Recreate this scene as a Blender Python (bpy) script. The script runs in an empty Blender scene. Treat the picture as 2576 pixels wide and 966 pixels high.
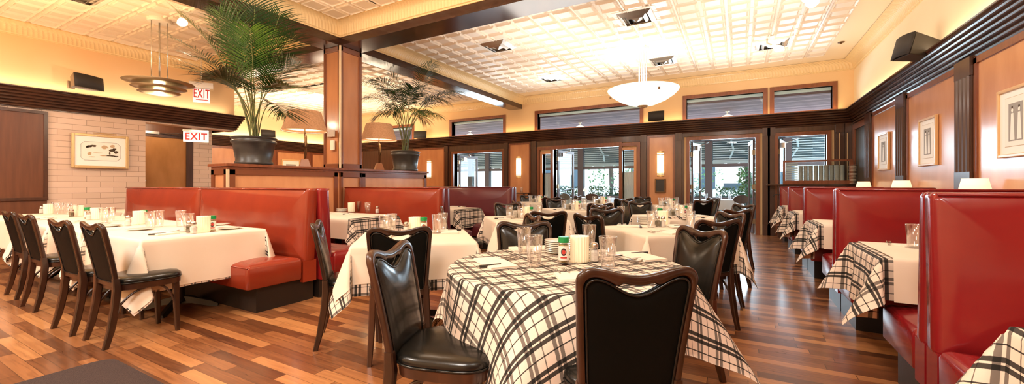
import bpy, bmesh, math, random
from mathutils import Vector, Matrix
random.seed(7)
PI = math.pi
C = bpy.context.scene.collection
R = math.radians

# ------------------------------------------------------------------ mesh helpers
class MB:
    """collects geometry for ONE mesh"""
    def __init__(s): s.v = []; s.f = []; s.uv = []; s.has_uv = False; s.m = []; s.cm = 0
    def face(s, idx, uv=None):
        s.f.append(tuple(idx)); s.uv.append(uv); s.m.append(s.cm)
        if uv: s.has_uv = True
    def vert(s, *p): s.v.append(tuple(p)); return len(s.v) - 1
    def box(s, x0, x1, y0, y1, z0, z1):
        b = len(s.v)
        for z in (z0, z1):
            for x, y in ((x0, y0), (x1, y0), (x1, y1), (x0, y1)): s.v.append((x, y, z))
        for q in ((3, 2, 1, 0), (4, 5, 6, 7), (0, 1, 5, 4), (1, 2, 6, 5), (2, 3, 7, 6), (3, 0, 4, 7)):
            s.face([b + k for k in q])
        return s
    def obox(s, M, sx, sy, sz):
        b = len(s.v)
        for z in (-sz, sz):
            for x, y in ((-sx, -sy), (sx, -sy), (sx, sy), (-sx, sy)): s.v.append(tuple(M @ Vector((x, y, z))))
        for q in ((3, 2, 1, 0), (4, 5, 6, 7), (0, 1, 5, 4), (1, 2, 6, 5), (2, 3, 7, 6), (3, 0, 4, 7)):
            s.face([b + k for k in q])
        return s
    def loops(s, rings, close=True, cap0=True, cap1=True):
        """skin a list of equal-length rings"""
        b = len(s.v); n = len(rings[0])
        for r in rings: s.v.extend(tuple(p) for p in r)
        for i in range(len(rings) - 1):
            for j in range(n if close else n - 1):
                k = (j + 1) % n
                s.face((b + i * n + j, b + i * n + k, b + (i + 1) * n + k, b + (i + 1) * n + j))
        if cap0: s.face([b + j for j in reversed(range(n))])
        if cap1: s.face([b + (len(rings) - 1) * n + j for j in range(n)])
        return s
    def lathe(s, prof, n=24, c=(0, 0, 0), cap0=True, cap1=True, rib=0, amp=0):
        rings = []
        for r, z in prof:
            rings.append([(c[0] + (r + (amp * math.cos(rib * 2 * PI * j / n) if amp else 0)) * math.cos(2 * PI * j / n),
                           c[1] + (r + (amp * math.cos(rib * 2 * PI * j / n) if amp else 0)) * math.sin(2 * PI * j / n), c[2] + z) for j in range(n)])
        return s.loops(rings, True, cap0, cap1)
    def tube(s, pts, r, n=8, r1=None):
        pts = [Vector(p) for p in pts]; rings = []
        up = Vector((0, 0, 1))
        for i, p in enumerate(pts):
            t = (pts[min(i + 1, len(pts) - 1)] - pts[max(i - 1, 0)]).normalized()
            a = t.cross(up)
            if a.length < 1e-3: a = t.cross(Vector((1, 0, 0)))
            a.normalize(); b = t.cross(a).normalized()
            rr = r if r1 is None else r + (r1 - r) * i / (len(pts) - 1)
            rings.append([p + a * rr * math.cos(2 * PI * j / n) + b * rr * math.sin(2 * PI * j / n) for j in range(n)])
        return s.loops(rings)
    def prism(s, poly, M, d):
        """polygon (2d list) in local xy, extruded d along local z"""
        n = len(poly)
        return s.loops([[M @ Vector((x, y, 0)) for x, y in poly], [M @ Vector((x, y, d)) for x, y in poly]])
    def grid(s, P, closeu=False, uv=None):
        b = len(s.v); nu = len(P); nv = len(P[0])
        for row in P: s.v.extend(tuple(p) for p in row)
        for i in range(nu if closeu else nu - 1):
            for j in range(nv - 1):
                k = (i + 1) % nu
                q = ((i, j), (k, j), (k, j + 1), (i, j + 1))
                s.face([b + a * nv + c for a, c in q], [uv[a][c] for a, c in q] if uv else None)
        return s
    def mesh(s, name, mats, smooth=False, angle=None):
        me = bpy.data.meshes.new(name)
        me.from_pydata(s.v, [], s.f)
        for m in (mats if isinstance(mats, (list, tuple)) else [mats]): me.materials.append(m)
        if s.has_uv:
            l = me.uv_layers.new(name='UVMap'); k = 0
            for f, u in zip(s.f, s.uv):
                for c in range(len(f)):
                    l.data[k].uv = u[c] if u else (0, 0); k += 1
        if any(s.m): me.polygons.foreach_set('material_index', s.m)
        bm = bmesh.new(); bm.from_mesh(me); bmesh.ops.recalc_face_normals(bm, faces=bm.faces); bm.to_mesh(me); bm.free()
        if smooth or angle is not None:
            me.polygons.foreach_set('use_smooth', [True] * len(me.polygons))
            if angle is not None: me.set_sharp_from_angle(angle=R(angle))
        me.update(); return me

def obj(name, mb, mat, parent=None, loc=(0, 0, 0), rz=0, smooth=False, angle=None, bevel=0, solid=0, rot=None):
    me = mb if isinstance(mb, bpy.types.Mesh) else mb.mesh(name, mat, smooth, angle)
    o = bpy.data.objects.new(name, me); C.objects.link(o)
    o.location = loc; o.rotation_euler = rot if rot else (0, 0, rz)
    if parent: o.parent = parent
    if solid:
        m = o.modifiers.new('solid', 'SOLIDIFY'); m.thickness = solid; m.offset = 0
    if bevel:
        m = o.modifiers.new('bevel', 'BEVEL'); m.width = bevel; m.segments = 2; m.limit_method = 'ANGLE'; m.angle_limit = R(40)
    return o
def tag(o, label=None, cat=None, group=None, kind=None):
    if label: o['label'] = label
    if cat: o['category'] = cat
    if group: o['group'] = group
    if kind: o['kind'] = kind
    return o
def thing(name, label, cat, loc=(0, 0, 0), rz=0, group=None):
    o = bpy.data.objects.new(name, None); C.objects.link(o); o.empty_display_size = .1
    o.location = loc; o.rotation_euler = (0, 0, rz)
    return tag(o, label, cat, group)
def struct(name, mb, mat, label, parent=None, **k):
    o = obj(name, mb, mat, parent, **k)
    if not parent: tag(o, label, name.split('_')[0], kind='structure')
    return o
def dup(root, loc, rz=0, label=None, group=None):
    r = root.copy(); C.objects.link(r); r.location = loc; r.rotation_euler = (0, 0, rz)
    if label: r['label'] = label
    if group: r['group'] = group
    for ch in list(root.children):
        c = ch.copy(); C.objects.link(c); c.parent = r
        for g in list(ch.children):
            d = g.copy(); C.objects.link(d); d.parent = c
    return r
class Kind:
    """first use places the prototype itself, later uses copy it"""
    def __init__(s, make): s.make = make; s.first = None
    def put(s, loc, rz=0, label=None, group=None):
        if s.first is None:
            s.first = o = s.make(); o.location = loc; o.rotation_euler = (0, 0, rz)
            return tag(o, label, None, group)
        return dup(s.first, loc, rz, label, group)

# ------------------------------------------------------------------ material helpers
def newmat(name):
    m = bpy.data.materials.new(name); m.use_nodes = True
    nt = m.node_tree; return m, nt, nt.nodes['Principled BSDF']
def N(nt, t, **k):
    n = nt.nodes.new(t)
    for a, v in k.items(): setattr(n, a, v)
    return n
def rgba(c): return (c[0], c[1], c[2], 1)
def pm(name, col, rough=.5, metal=0, col2=None, scale=8, stretch=(1, 1, 1), bump=0, bscale=40, coat=0, emit=None, es=0, spec=.5, detail=4, uvc='Object', rnd=0, trans=0):
    m, nt, b = newmat(name)
    b.inputs['Base Color'].default_value = rgba(col); b.inputs['Roughness'].default_value = rough
    b.inputs['Metallic'].default_value = metal; b.inputs['Coat Weight'].default_value = coat
    b.inputs['Coat Roughness'].default_value = .12; b.inputs['Specular IOR Level'].default_value = spec
    b.inputs['Transmission Weight'].default_value = trans
    tc = N(nt, 'ShaderNodeTexCoord'); mp = N(nt, 'ShaderNodeMapping'); mp.inputs['Scale'].default_value = stretch
    nt.links.new(tc.outputs[uvc], mp.inputs['Vector'])
    last = None
    if col2:
        nz = N(nt, 'ShaderNodeTexNoise'); nz.inputs['Scale'].default_value = scale; nz.inputs['Detail'].default_value = detail
        nt.links.new(mp.outputs[0], nz.inputs['Vector'])
        rp = N(nt, 'ShaderNodeValToRGB'); rp.color_ramp.elements[0].position = .32; rp.color_ramp.elements[1].position = .68
        rp.color_ramp.elements[0].color = rgba(col); rp.color_ramp.elements[1].color = rgba(col2)
        nt.links.new(nz.outputs[0], rp.inputs[0]); last = rp.outputs[0]
        nt.links.new(last, b.inputs['Base Color'])
    if rnd and last:
        oi = N(nt, 'ShaderNodeObjectInfo'); hs = N(nt, 'ShaderNodeHueSaturation')
        mr = N(nt, 'ShaderNodeMapRange'); mr.inputs[3].default_value = 1 - rnd; mr.inputs[4].default_value = 1 + rnd
        nt.links.new(oi.outputs['Random'], mr.inputs[0]); nt.links.new(mr.outputs[0], hs.inputs['Value'])
        nt.links.new(last, hs.inputs['Color']); nt.links.new(hs.outputs[0], b.inputs['Base Color'])
    if bump:
        nb = N(nt, 'ShaderNodeTexNoise'); nb.inputs['Scale'].default_value = bscale; nb.inputs['Detail'].default_value = 3
        nt.links.new(mp.outputs[0], nb.inputs['Vector'])
        bp = N(nt, 'ShaderNodeBump'); bp.inputs['Strength'].default_value = bump; bp.inputs['Distance'].default_value = .01
        nt.links.new(nb.outputs[0], bp.inputs['Height']); nt.links.new(bp.outputs[0], b.inputs['Normal'])
    if emit:
        b.inputs['Emission Color'].default_value = rgba(emit); b.inputs['Emission Strength'].default_value = es
    return m
def math_node(nt, op, a, b=None, c=None):
    n = N(nt, 'ShaderNodeMath', operation=op)
    for i, x in enumerate((a, b, c)):
        if x is None: continue
        if isinstance(x, (int, float)): n.inputs[i].default_value = x
        else: nt.links.new(x, n.inputs[i])
    return n.outputs[0]

def mat_floor():
    m, nt, b = newmat('oak_floor')
    g = N(nt, 'ShaderNodeNewGeometry'); sp = N(nt, 'ShaderNodeSeparateXYZ'); nt.links.new(g.outputs['Position'], sp.inputs[0])
    X, Y = sp.outputs[0], sp.outputs[1]
    row = math_node(nt, 'FLOOR', math_node(nt, 'DIVIDE', Y, .083))
    w1 = N(nt, 'ShaderNodeTexWhiteNoise', noise_dimensions='1D'); nt.links.new(row, w1.inputs['W'])
    xo = math_node(nt, 'ADD', X, math_node(nt, 'MULTIPLY', w1.outputs[0], 7.3))
    pl = math_node(nt, 'FLOOR', math_node(nt, 'DIVIDE', xo, .78))
    cb = N(nt, 'ShaderNodeCombineXYZ'); nt.links.new(row, cb.inputs[0]); nt.links.new(pl, cb.inputs[1])
    w2 = N(nt, 'ShaderNodeTexWhiteNoise', noise_dimensions='2D'); nt.links.new(cb.outputs[0], w2.inputs['Vector'])
    # grain
    cg = N(nt, 'ShaderNodeCombineXYZ')
    nt.links.new(math_node(nt, 'ADD', math_node(nt, 'MULTIPLY', X, 3.0), math_node(nt, 'MULTIPLY', w2.outputs[0], 50)), cg.inputs[0])
    nt.links.new(math_node(nt, 'MULTIPLY', Y, 45), cg.inputs[1])
    ng = N(nt, 'ShaderNodeTexNoise'); ng.inputs['Scale'].default_value = 1.2; ng.inputs['Detail'].default_value = 5; ng.inputs['Distortion'].default_value = .6
    nt.links.new(cg.outputs[0], ng.inputs['Vector'])
    nl = N(nt, 'ShaderNodeTexNoise'); nl.inputs['Scale'].default_value = .7; nt.links.new(g.outputs['Position'], nl.inputs['Vector'])
    v = math_node(nt, 'ADD', math_node(nt, 'MULTIPLY', w2.outputs[0], .62), math_node(nt, 'MULTIPLY', ng.outputs[0], .5))
    v = math_node(nt, 'ADD', v, math_node(nt, 'MULTIPLY', math_node(nt, 'SUBTRACT', nl.outputs[0], .5), .35))
    rp = N(nt, 'ShaderNodeValToRGB'); e = rp.color_ramp.elements
    e[0].position = .12; e[0].color = (.065, .022, .010, 1); e[1].position = .95; e[1].color = (.58, .27, .10, 1)
    k = e.new(.42); k.color = (.20, .072, .026, 1); k = e.new(.66); k.color = (.37, .15, .054, 1)
    nt.links.new(v, rp.inputs[0])
    # gaps
    fy = math_node(nt, 'FRACT', math_node(nt, 'DIVIDE', Y, .083)); fx = math_node(nt, 'FRACT', math_node(nt, 'DIVIDE', xo, .78))
    gap = math_node(nt, 'MAXIMUM', math_node(nt, 'LESS_THAN', fy, .035), math_node(nt, 'LESS_THAN', fx, .006))
    mx = N(nt, 'ShaderNodeMix', data_type='RGBA'); nt.links.new(math_node(nt, 'MULTIPLY', gap, .75), mx.inputs[0])
    nt.links.new(rp.outputs[0], mx.inputs[6]); mx.inputs[7].default_value = (.02, .008, .004, 1)
    nt.links.new(mx.outputs[2], b.inputs['Base Color'])
    nt.links.new(math_node(nt, 'ADD', math_node(nt, 'MULTIPLY', ng.outputs[0], .18), .22), b.inputs['Roughness'])
    bp = N(nt, 'ShaderNodeBump'); bp.inputs['Strength'].default_value = .25; bp.inputs['Distance'].default_value = .004
    nt.links.new(math_node(nt, 'SUBTRACT', math_node(nt, 'MULTIPLY', ng.outputs[0], .4), gap), bp.inputs['Height']); nt.links.new(bp.outputs[0], b.inputs['Normal'])
    b.inputs['Coat Weight'].default_value = .55; b.inputs['Coat Roughness'].default_value = .16
    return m
def mat_brick():
    m, nt, b = newmat('cream_brick')
    uv = N(nt, 'ShaderNodeTexCoord'); bt = N(nt, 'ShaderNodeTexBrick')
    nt.links.new(uv.outputs['UV'], bt.inputs['Vector'])
    for k, v in (('Scale', 1), ('Mortar Size', .0032), ('Brick Width', .38), ('Row Height', .105), ('Bias', 0), ('Mortar Smooth', .2)): bt.inputs[k].default_value = v
    bt.inputs['Color1'].default_value = (.66, .49, .37, 1); bt.inputs['Color2'].default_value = (.73, .55, .43, 1); bt.inputs['Mortar'].default_value = (.30, .19, .12, 1)
    nt.links.new(bt.outputs['Color'], b.inputs['Base Color']); b.inputs['Roughness'].default_value = .45
    bp = N(nt, 'ShaderNodeBump'); bp.inputs['Strength'].default_value = .4; bp.inputs['Distance'].default_value = .004; bp.invert = True
    nt.links.new(bt.outputs['Fac'], bp.inputs['Height']); nt.links.new(bp.outputs[0], b.inputs['Normal'])
    return m
def mat_plaid():
    m, nt, b = newmat('plaid_cloth')
    uv = N(nt, 'ShaderNodeTexCoord'); sp = N(nt, 'ShaderNodeSeparateXYZ'); nt.links.new(uv.outputs['UV'], sp.inputs[0])
    P = .135
    def bands(u):
        f = math_node(nt, 'FRACT', math_node(nt, 'DIVIDE', u, P))
        def band(lo, hi):
            return math_node(nt, 'MULTIPLY', math_node(nt, 'GREATER_THAN', f, lo), math_node(nt, 'LESS_THAN', f, hi))
        return math_node(nt, 'ADD', math_node(nt, 'ADD', band(.05, .185), band(.245, .38)), math_node(nt, 'MULTIPLY', band(.665, .705), 1.0))
    a, c = bands(sp.outputs[0]), bands(sp.outputs[1])
    d = math_node(nt, 'MINIMUM', math_node(nt, 'ADD', math_node(nt, 'MULTIPLY', a, .95), math_node(nt, 'MULTIPLY', c, .78)), 1.0)
    mx = N(nt, 'ShaderNodeMix', data_type='RGBA'); nt.links.new(d, mx.inputs[0])
    mx.inputs[6].default_value = (.82, .69, .58, 1); mx.inputs[7].default_value = (.022, .020, .018, 1)
    nt.links.new(mx.outputs[2], b.inputs['Base Color']); b.inputs['Roughness'].default_value = .85; b.inputs['Specular IOR Level'].default_value = .2
    return m
def mat_glass(name, tint=(1, 1, 1), gl=.95, base=.09, fc=.6):
    m = bpy.data.materials.new(name); m.use_nodes = True; nt = m.node_tree; nt.nodes.clear()
    o = N(nt, 'ShaderNodeOutputMaterial'); t = N(nt, 'ShaderNodeBsdfTransparent'); g = N(nt, 'ShaderNodeBsdfGlossy'); g.inputs['Roughness'].default_value = .03
    t.inputs[0].default_value = rgba(tint); g.inputs[0].default_value = (gl, gl, gl, 1)
    lw = N(nt, 'ShaderNodeLayerWeight'); lw.inputs[0].default_value = .35
    f = math_node(nt, 'ADD', math_node(nt, 'MULTIPLY', lw.outputs['Facing'], fc), base)
    mx = N(nt, 'ShaderNodeMixShader'); nt.links.new(f, mx.inputs[0]); nt.links.new(t.outputs[0], mx.inputs[1]); nt.links.new(g.outputs[0], mx.inputs[2])
    nt.links.new(mx.outputs[0], o.inputs[0]); return m
def mat_ribbed(name, base):
    # cast plaster cove with close upright ribs (UV u runs along the length in metres)
    m, nt, b = newmat(name)
    b.inputs['Base Color'].default_value = rgba(base); b.inputs['Roughness'].default_value = .4
    uv = N(nt, 'ShaderNodeTexCoord'); sp = N(nt, 'ShaderNodeSeparateXYZ'); nt.links.new(uv.outputs['UV'], sp.inputs[0])
    w = math_node(nt, 'ABSOLUTE', math_node(nt, 'SINE', math_node(nt, 'MULTIPLY', sp.outputs[0], PI / .06)))
    bp = N(nt, 'ShaderNodeBump'); bp.inputs['Strength'].default_value = .55; bp.inputs['Distance'].default_value = .012
    nt.links.new(w, bp.inputs['Height']); nt.links.new(bp.outputs[0], b.inputs['Normal']); return m
def mat_board(name, c1, c2, pitch, axis=1):
    m, nt, b = newmat(name)
    g = N(nt, 'ShaderNodeNewGeometry'); sp = N(nt, 'ShaderNodeSeparateXYZ'); nt.links.new(g.outputs['Position'], sp.inputs[0])
    u = math_node(nt, 'DIVIDE', sp.outputs[axis], pitch)
    w = N(nt, 'ShaderNodeTexWhiteNoise', noise_dimensions='1D'); nt.links.new(math_node(nt, 'FLOOR', u), w.inputs['W'])
    mx = N(nt, 'ShaderNodeMix', data_type='RGBA'); nt.links.new(w.outputs[0], mx.inputs[0]); mx.inputs[6].default_value = rgba(c1); mx.inputs[7].default_value = rgba(c2)
    gp = math_node(nt, 'LESS_THAN', math_node(nt, 'FRACT', u), .12)
    m2 = N(nt, 'ShaderNodeMix', data_type='RGBA'); nt.links.new(gp, m2.inputs[0]); nt.links.new(mx.outputs[2], m2.inputs[6]); m2.inputs[7].default_value = (.02, .01, .008, 1)
    nt.links.new(m2.outputs[2], b.inputs['Base Color']); b.inputs['Roughness'].default_value = .85; b.inputs['Specular IOR Level'].default_value = .08; return m

W = {}
W['floor'] = mat_floor(); W['brick'] = mat_brick(); W['plaid'] = mat_plaid()
W['ceil'] = pm('tin_ceiling', (.84, .73, .60), .32, spec=.4)
W['ceil_plain'] = pm('ceiling_border', (.86, .70, .48), .5)
W['crown'] = mat_ribbed('ribbed_cove', (.84, .63, .34))
W['plaster'] = pm('cream_plaster', (.86, .60, .32), .75, col2=(.89, .65, .37), scale=1.2)
W['plaster_r'] = pm('pale_cream_plaster', (.88, .72, .48), .75, col2=(.90, .76, .53), scale=1.0)
W['plaster_l'] = pm('peach_plaster', (.85, .56, .29), .75, col2=(.89, .61, .34), scale=.9)
W['dark'] = pm('dark_walnut', (.055, .022, .012), .32, col2=(.085, .035, .018), scale=3, stretch=(6, 6, .5), coat=.3)
W['beam'] = pm('beam_wood', (.034, .013, .008), .18, col2=(.052, .020, .011), scale=2.5, stretch=(1, 1, 4), coat=.5)
W['cornice'] = pm('cornice_wood', (.050, .022, .014), .24, col2=(.085, .036, .020), scale=3, coat=.4)
W['red_wood'] = pm('red_brown_wood', (.19, .055, .022), .3, col2=(.26, .08, .032), scale=3, stretch=(8, 8, .8), coat=.3)
W['orange'] = pm('amber_maple_panel', (.60, .27, .12), .28, col2=(.70, .34, .16), scale=2.2, stretch=(2.5, 2.5, .7), coat=.25)
W['pillar'] = pm('amber_pillar_wood', (.46, .18, .07), .3, col2=(.55, .23, .095), scale=2.2, stretch=(3, 3, .7), coat=.25)
W['pillar_d'] = pm('pillar_moulding', (.20, .062, .024), .3, coat=.3)
W['brass'] = pm('pale_brass', (.78, .62, .38), .28, .85)
W['steel'] = pm('brushed_steel', (.62, .60, .57), .25, 1)
W['white_metal'] = pm('painted_white_metal', (.82, .76, .66), .4)
W['bench'] = pm('red_vinyl', (.205, .009, .013), .2, col2=(.26, .014, .014), scale=2, bump=.06, bscale=26, coat=.15)
W['bench_o'] = pm('brick_red_vinyl', (.24, .030, .013), .2, col2=(.30, .040, .015), scale=2, bump=.06, bscale=26, coat=.15)
W['bench_d'] = pm('glare_tinted_red_vinyl', (.11, .018, .022), .3, col2=(.14, .024, .030), scale=2, bump=.06, bscale=26, coat=.2)  # same red vinyl, with the bluish glare darkened into its colour
W['black_base'] = pm('black_plinth', (.018, .014, .012), .35, bump=.1, bscale=12)
W['vinyl'] = pm('black_vinyl', (.007, .007, .006), .24, col2=(.012, .011, .009), scale=3, bump=.08, bscale=18, coat=.12, spec=.4)
W['vinyl_dulled'] = pm('black_vinyl_dulled', (.0035, .004, .0035), .55, spec=.1, bump=.06, bscale=30)  # same vinyl, darkened and dulled so chair rears show less warm light
W['chairwood'] = pm('worn_chair_wood', (.024, .009, .005), .28, col2=(.058, .021, .010), scale=5, stretch=(3, 3, .6), coat=.3, rnd=.35)
W['white'] = pm('white_linen', (.84, .72, .58), .85, col2=(.87, .76, .63), scale=3, bump=.12, bscale=9, spec=.2)
W['napkin'] = pm('napkin_linen', (.90, .82, .70), .85, spec=.2, bump=.1, bscale=30)
W['china'] = pm('white_china', (.86, .80, .70), .15, coat=.3)
W['glass'] = mat_glass('clear_glass')
W['pane'] = mat_glass('window_glass', (.93, .97, .98), .9, .02, .10)
W['votive'] = pm('ribbed_votive_glass', (.86, .78, .62), .2, emit=(1, .70, .34), es=.28, spec=.6)
W['flame'] = pm('candle_flame', (1, .8, .4), .5, emit=(1, .72, .32), es=14)
W['salt'] = pm('salt_white', (.85, .80, .72), .6)
W['pepper'] = pm('ground_pepper', (.10, .075, .04), .8, col2=(.2, .16, .09), scale=300)
W['spice'] = pm('dried_herbs', (.26, .17, .05), .8, col2=(.42, .30, .11), scale=260)
W['green'] = pm('green_plastic_lid', (.01, .27, .07), .3)
W['label_w'] = pm('paper_label', (.86, .82, .74), .5); W['label_r'] = pm('red_print', (.55, .04, .03), .5); W['label_k'] = pm('dark_print', (.04, .02, .02), .5)
W['handle'] = pm('black_knife_handle', (.02, .018, .016), .35)
W['pot'] = pm('charcoal_pot', (.035, .033, .030), .35, bump=.03, bscale=60)
W['soil'] = pm('potting_soil', (.03, .02, .012), .9, bump=.5, bscale=30)
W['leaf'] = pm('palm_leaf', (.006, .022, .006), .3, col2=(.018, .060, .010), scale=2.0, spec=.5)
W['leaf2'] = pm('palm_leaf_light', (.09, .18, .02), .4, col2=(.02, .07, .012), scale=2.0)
W['stem'] = pm('palm_stem', (.12, .17, .045), .45, col2=(.20, .19, .07), scale=6)
W['linen'] = pm('linen_lampshade', (.34, .16, .07), .8, col2=(.46, .24, .12), scale=40, stretch=(1, 1, 1), emit=(1, .45, .18), es=.18)
W['shade_in'] = pm('lampshade_lining', (.95, .85, .65), .7, emit=(1, .75, .42), es=.8)
W['bronze'] = pm('bronze_lamp', (.16, .085, .035), .35, .7)
W['lampfoot'] = pm('lamp_foot_wood', (.30, .12, .05), .4)
W['cream_shade'] = pm('cream_paper_shade', (.92, .80, .60), .7, emit=(1, .78, .5), es=.75)
W['sconce'] = pm('alabaster_sconce', (.95, .85, .65), .4, emit=(1, .78, .45), es=3.0)
W['bowl'] = pm('alabaster_bowl', (.96, .90, .80), .3, emit=(1, .86, .64), es=1.25)
W['disc'] = pm('bronze_disc', (.42, .33, .20), .3, .6)
W['bulb'] = pm('lit_bulb', (1, .9, .7), .3, emit=(1, .85, .6), es=20)
W['spk'] = pm('speaker_grille', (.03, .025, .022), .6, bump=.3, bscale=400); W['spk_s'] = pm('speaker_case', (.30, .22, .14), .5)
W['spk_k'] = pm('speaker_black_case', (.05, .042, .035), .45)
W['frame_g'] = pm('gilt_frame', (.72, .50, .24), .35, .5, bump=.4, bscale=60); W['frame_l'] = pm('light_maple_frame', (.74, .47, .22), .3)
W['mat_board'] = pm('cream_mount', (.97, .94, .87), .6); W['paper'] = pm('print_paper', (.93, .88, .78), .6)
W['ink'] = pm('sepia_ink', (.07, .045, .02), .8); W['wash'] = pm('sepia_wash', (.55, .40, .24), .8); W['greywash'] = pm('grey_wash', (.36, .34, .31), .8)
W['sign'] = pm('lit_sign_face', (.9, .95, .93), .4, emit=(.80, 1, .95), es=.45); W['sign_r'] = pm('red_letters', (.55, .02, .01), .4, emit=(1, .04, .02), es=.15)
W['doorwood'] = pm('amber_door_wood', (.36, .15, .032), .38, col2=(.48, .21, .06), scale=2.2, stretch=(2, 2, .8))
W['brownpanel'] = pm('brown_oak_panel', (.115, .038, .014), .4, col2=(.16, .056, .022), scale=3, stretch=(6, 6, .5))
W['mat'] = pm('coir_mat', (.030, .016, .014), .95, col2=(.06, .035, .030), scale=160, bump=.7, bscale=220)
W['blind'] = pm('white_blind_slat', (.72, .86, .92), .5); W['awn'] = pm('teal_awning', (.008, .05, .07), .6); W['scallop'] = pm('white_awning_fringe', (.95, .97, .97), .6)
W['facade'] = pm('blue_grey_frame', (.13, .10, .11), .4); W['teal'] = pm('teal_wall', (.07, .13, .14), .5)
W['patio_ceil'] = mat_board('plank_ceiling', (.10, .055, .06), (.21, .13, .135), .19)
W['pave'] = pm('pavement', (.62, .62, .60), .8, col2=(.7, .7, .68), scale=2)
W['bush'] = pm('shrub_leaf', (.03, .12, .035), .5, col2=(.09, .24, .07), scale=6); W['bark'] = pm('tree_bark', (.09, .065, .05), .8)
W['stone'] = pm('pale_facade', (.66, .66, .65), .7, col2=(.72, .72, .70), scale=1); W['winblue'] = pm('dark_window', (.05, .09, .13), .15)
W['grey_cloth'] = pm('patio_cloth', (.62, .64, .68), .8)
W['curtain'] = pm('lace_curtain', (.85, .90, .92), .8)
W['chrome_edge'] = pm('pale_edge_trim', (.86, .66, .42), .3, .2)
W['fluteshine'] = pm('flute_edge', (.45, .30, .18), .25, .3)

# ------------------------------------------------------------------ camera
F = 1031.; TH = math.atan2(1860 - 1288, F); SN, CS = math.sin(TH), math.cos(TH); HC = 1.2
cam = bpy.data.cameras.new('camera'); co = bpy.data.objects.new('camera', cam); C.objects.link(co)
co.location = (0, 0, HC); co.rotation_euler = (PI / 2, 0, TH)
cam.sensor_width = 36; cam.lens = F / 2576 * 36; cam.shift_y = -18 / 2576; cam.clip_start = .05; cam.clip_end = 200
bpy.context.scene.camera = co
def side(p):      # how far to the right of the viewing axis a point lies, per metre of depth (used only to word the labels)
    return (CS * p[0] + SN * p[1]) / max(.05, (-SN * p[0] + CS * p[1]))

# ------------------------------------------------------------------ the room
XL, XR, YF, YB, ZC = -10.7, 2.2, 11.5, -3.4, 3.95
XLL, YBK = -15.3, 5.42       # rear-left wall, end of the left block
BX0, BX1, BY0, BY1, BZ = -6.44, -6.01, 4.73, 5.19, 3.6
struct('floor', MB().box(XLL - .3, XR + .2, YB - .2, 15.6, -.1, 0), W['floor'], 'oak plank floor of the dining room')

def tin(x0, x1, y0, y1, bx0, bx1, by0, by1):
    """pressed tin ceiling of one bay: coffers inside, plain border strips"""
    mb = MB(); p = .345
    sz = [.5, .435, .40, .33, .29]; dz = [0, 0, -.030, -.002, -.020]
    nx = int(round((x1 - x0 - bx0 - bx1) / p)); ny = int(round((y1 - y0 - by0 - by1) / p))
    px, py = (x1 - x0 - bx0 - bx1) / nx, (y1 - y0 - by0 - by1) / ny
    for i in range(nx):
        for j in range(ny):
            cx, cy = x0 + bx0 + (i + .5) * px, y0 + by0 + (j + .5) * py
            g = .006 if True else 0
            rings = []
            for s, z in zip(sz, dz):
                rings.append([(cx + a * s * px, cy + b * s * py, ZC + z) for a, b in ((-1, -1), (1, -1), (1, 1), (-1, 1))])
            mb.loops(rings, True, False, True)
    for i in range(0, nx + 1, 2):      # panel seams
        x = x0 + bx0 + i * px; mb.box(x - .012, x + .012, y0 + by0, y1 - by1, ZC - .010, ZC + .01)
    for j in range(0, ny + 1, 2):
        y = y0 + by0 + j * py; mb.box(x0 + bx0, x1 - bx1, y - .008, y + .008, ZC - .006, ZC + .01)
    mb.cm = 1
    for a in ((x0, x0 + bx0, y0, y1), (x1 - bx1, x1, y0, y1), (x0 + bx0, x1 - bx1, y0, y0 + by0), (x0 + bx0, x1 - bx1, y1 - by1, y1)):
        if a[1] - a[0] > .01 and a[3] - a[2] > .01: mb.box(a[0], a[1], a[2], a[3], ZC, ZC + .02)
    for k in range(int((x1 - x0 - bx0 - bx1) / .69) + 1):
        x = x0 + bx0 + k * 2 * px
        if by1 > .3: mb.box(x - .006, x + .006, y1 - by1, y1 - .18, ZC - .004, ZC + .01)
    mb.cm = 0
    mb.box(x0, x1, y0, y1, ZC + .03, ZC + .08)
    return mb
bays = {'near right': (BX1, XR, YB, BY0, .2, .2, .2, .2), 'far right': (BX1, XR, BY1, YF, .2, .62, .15, .72),
        'near left': (XL, BX0, YB, BY0, .25, .2, .2, .2), 'far left': (XLL, BX0, BY1, YF, .2, .2, .15, .6)}
for nm, a in bays.items():
    struct('ceiling', tin(*a), [W['ceil'], W['ceil_plain']], 'pressed tin ceiling over the %s bay' % nm)

def sweep(path, prof, closed=False, uv=True):
    """sweep a profile [(out, z)] along a 2d path; 'out' points to the left of the walking direction"""
    n = len(path); mb = MB(); rows = []; L = 0; uvs = []
    for i, p in enumerate(path):
        p = Vector(p)
        a = (p - Vector(path[i - 1])).normalized() if (i > 0 or closed) else None
        b = (Vector(path[(i + 1) % n]) - p).normalized() if (i < n - 1 or closed) else None
        na = Vector((-a.y, a.x)) if a else None; nb = Vector((-b.y, b.x)) if b else None
        if na is None: d = nb
        elif nb is None: d = na
        else:
            d = (na + nb)
            d = d / max(.2, d.dot(na)) if d.length > 1e-4 else na
        if i > 0: L += (p - Vector(path[i - 1])).length
        rows.append([(p.x + d.x * o, p.y + d.y * o, z) for o, z in prof]); uvs.append([(L, k * .1) for k in range(len(prof))])
    if closed:
        L += (Vector(path[0]) - Vector(path[-1])).length
        rows.append(rows[0]); uvs.append([(L, k * .1) for k in range(len(prof))])
    mb.grid(rows, False, uvs); return mb
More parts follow.
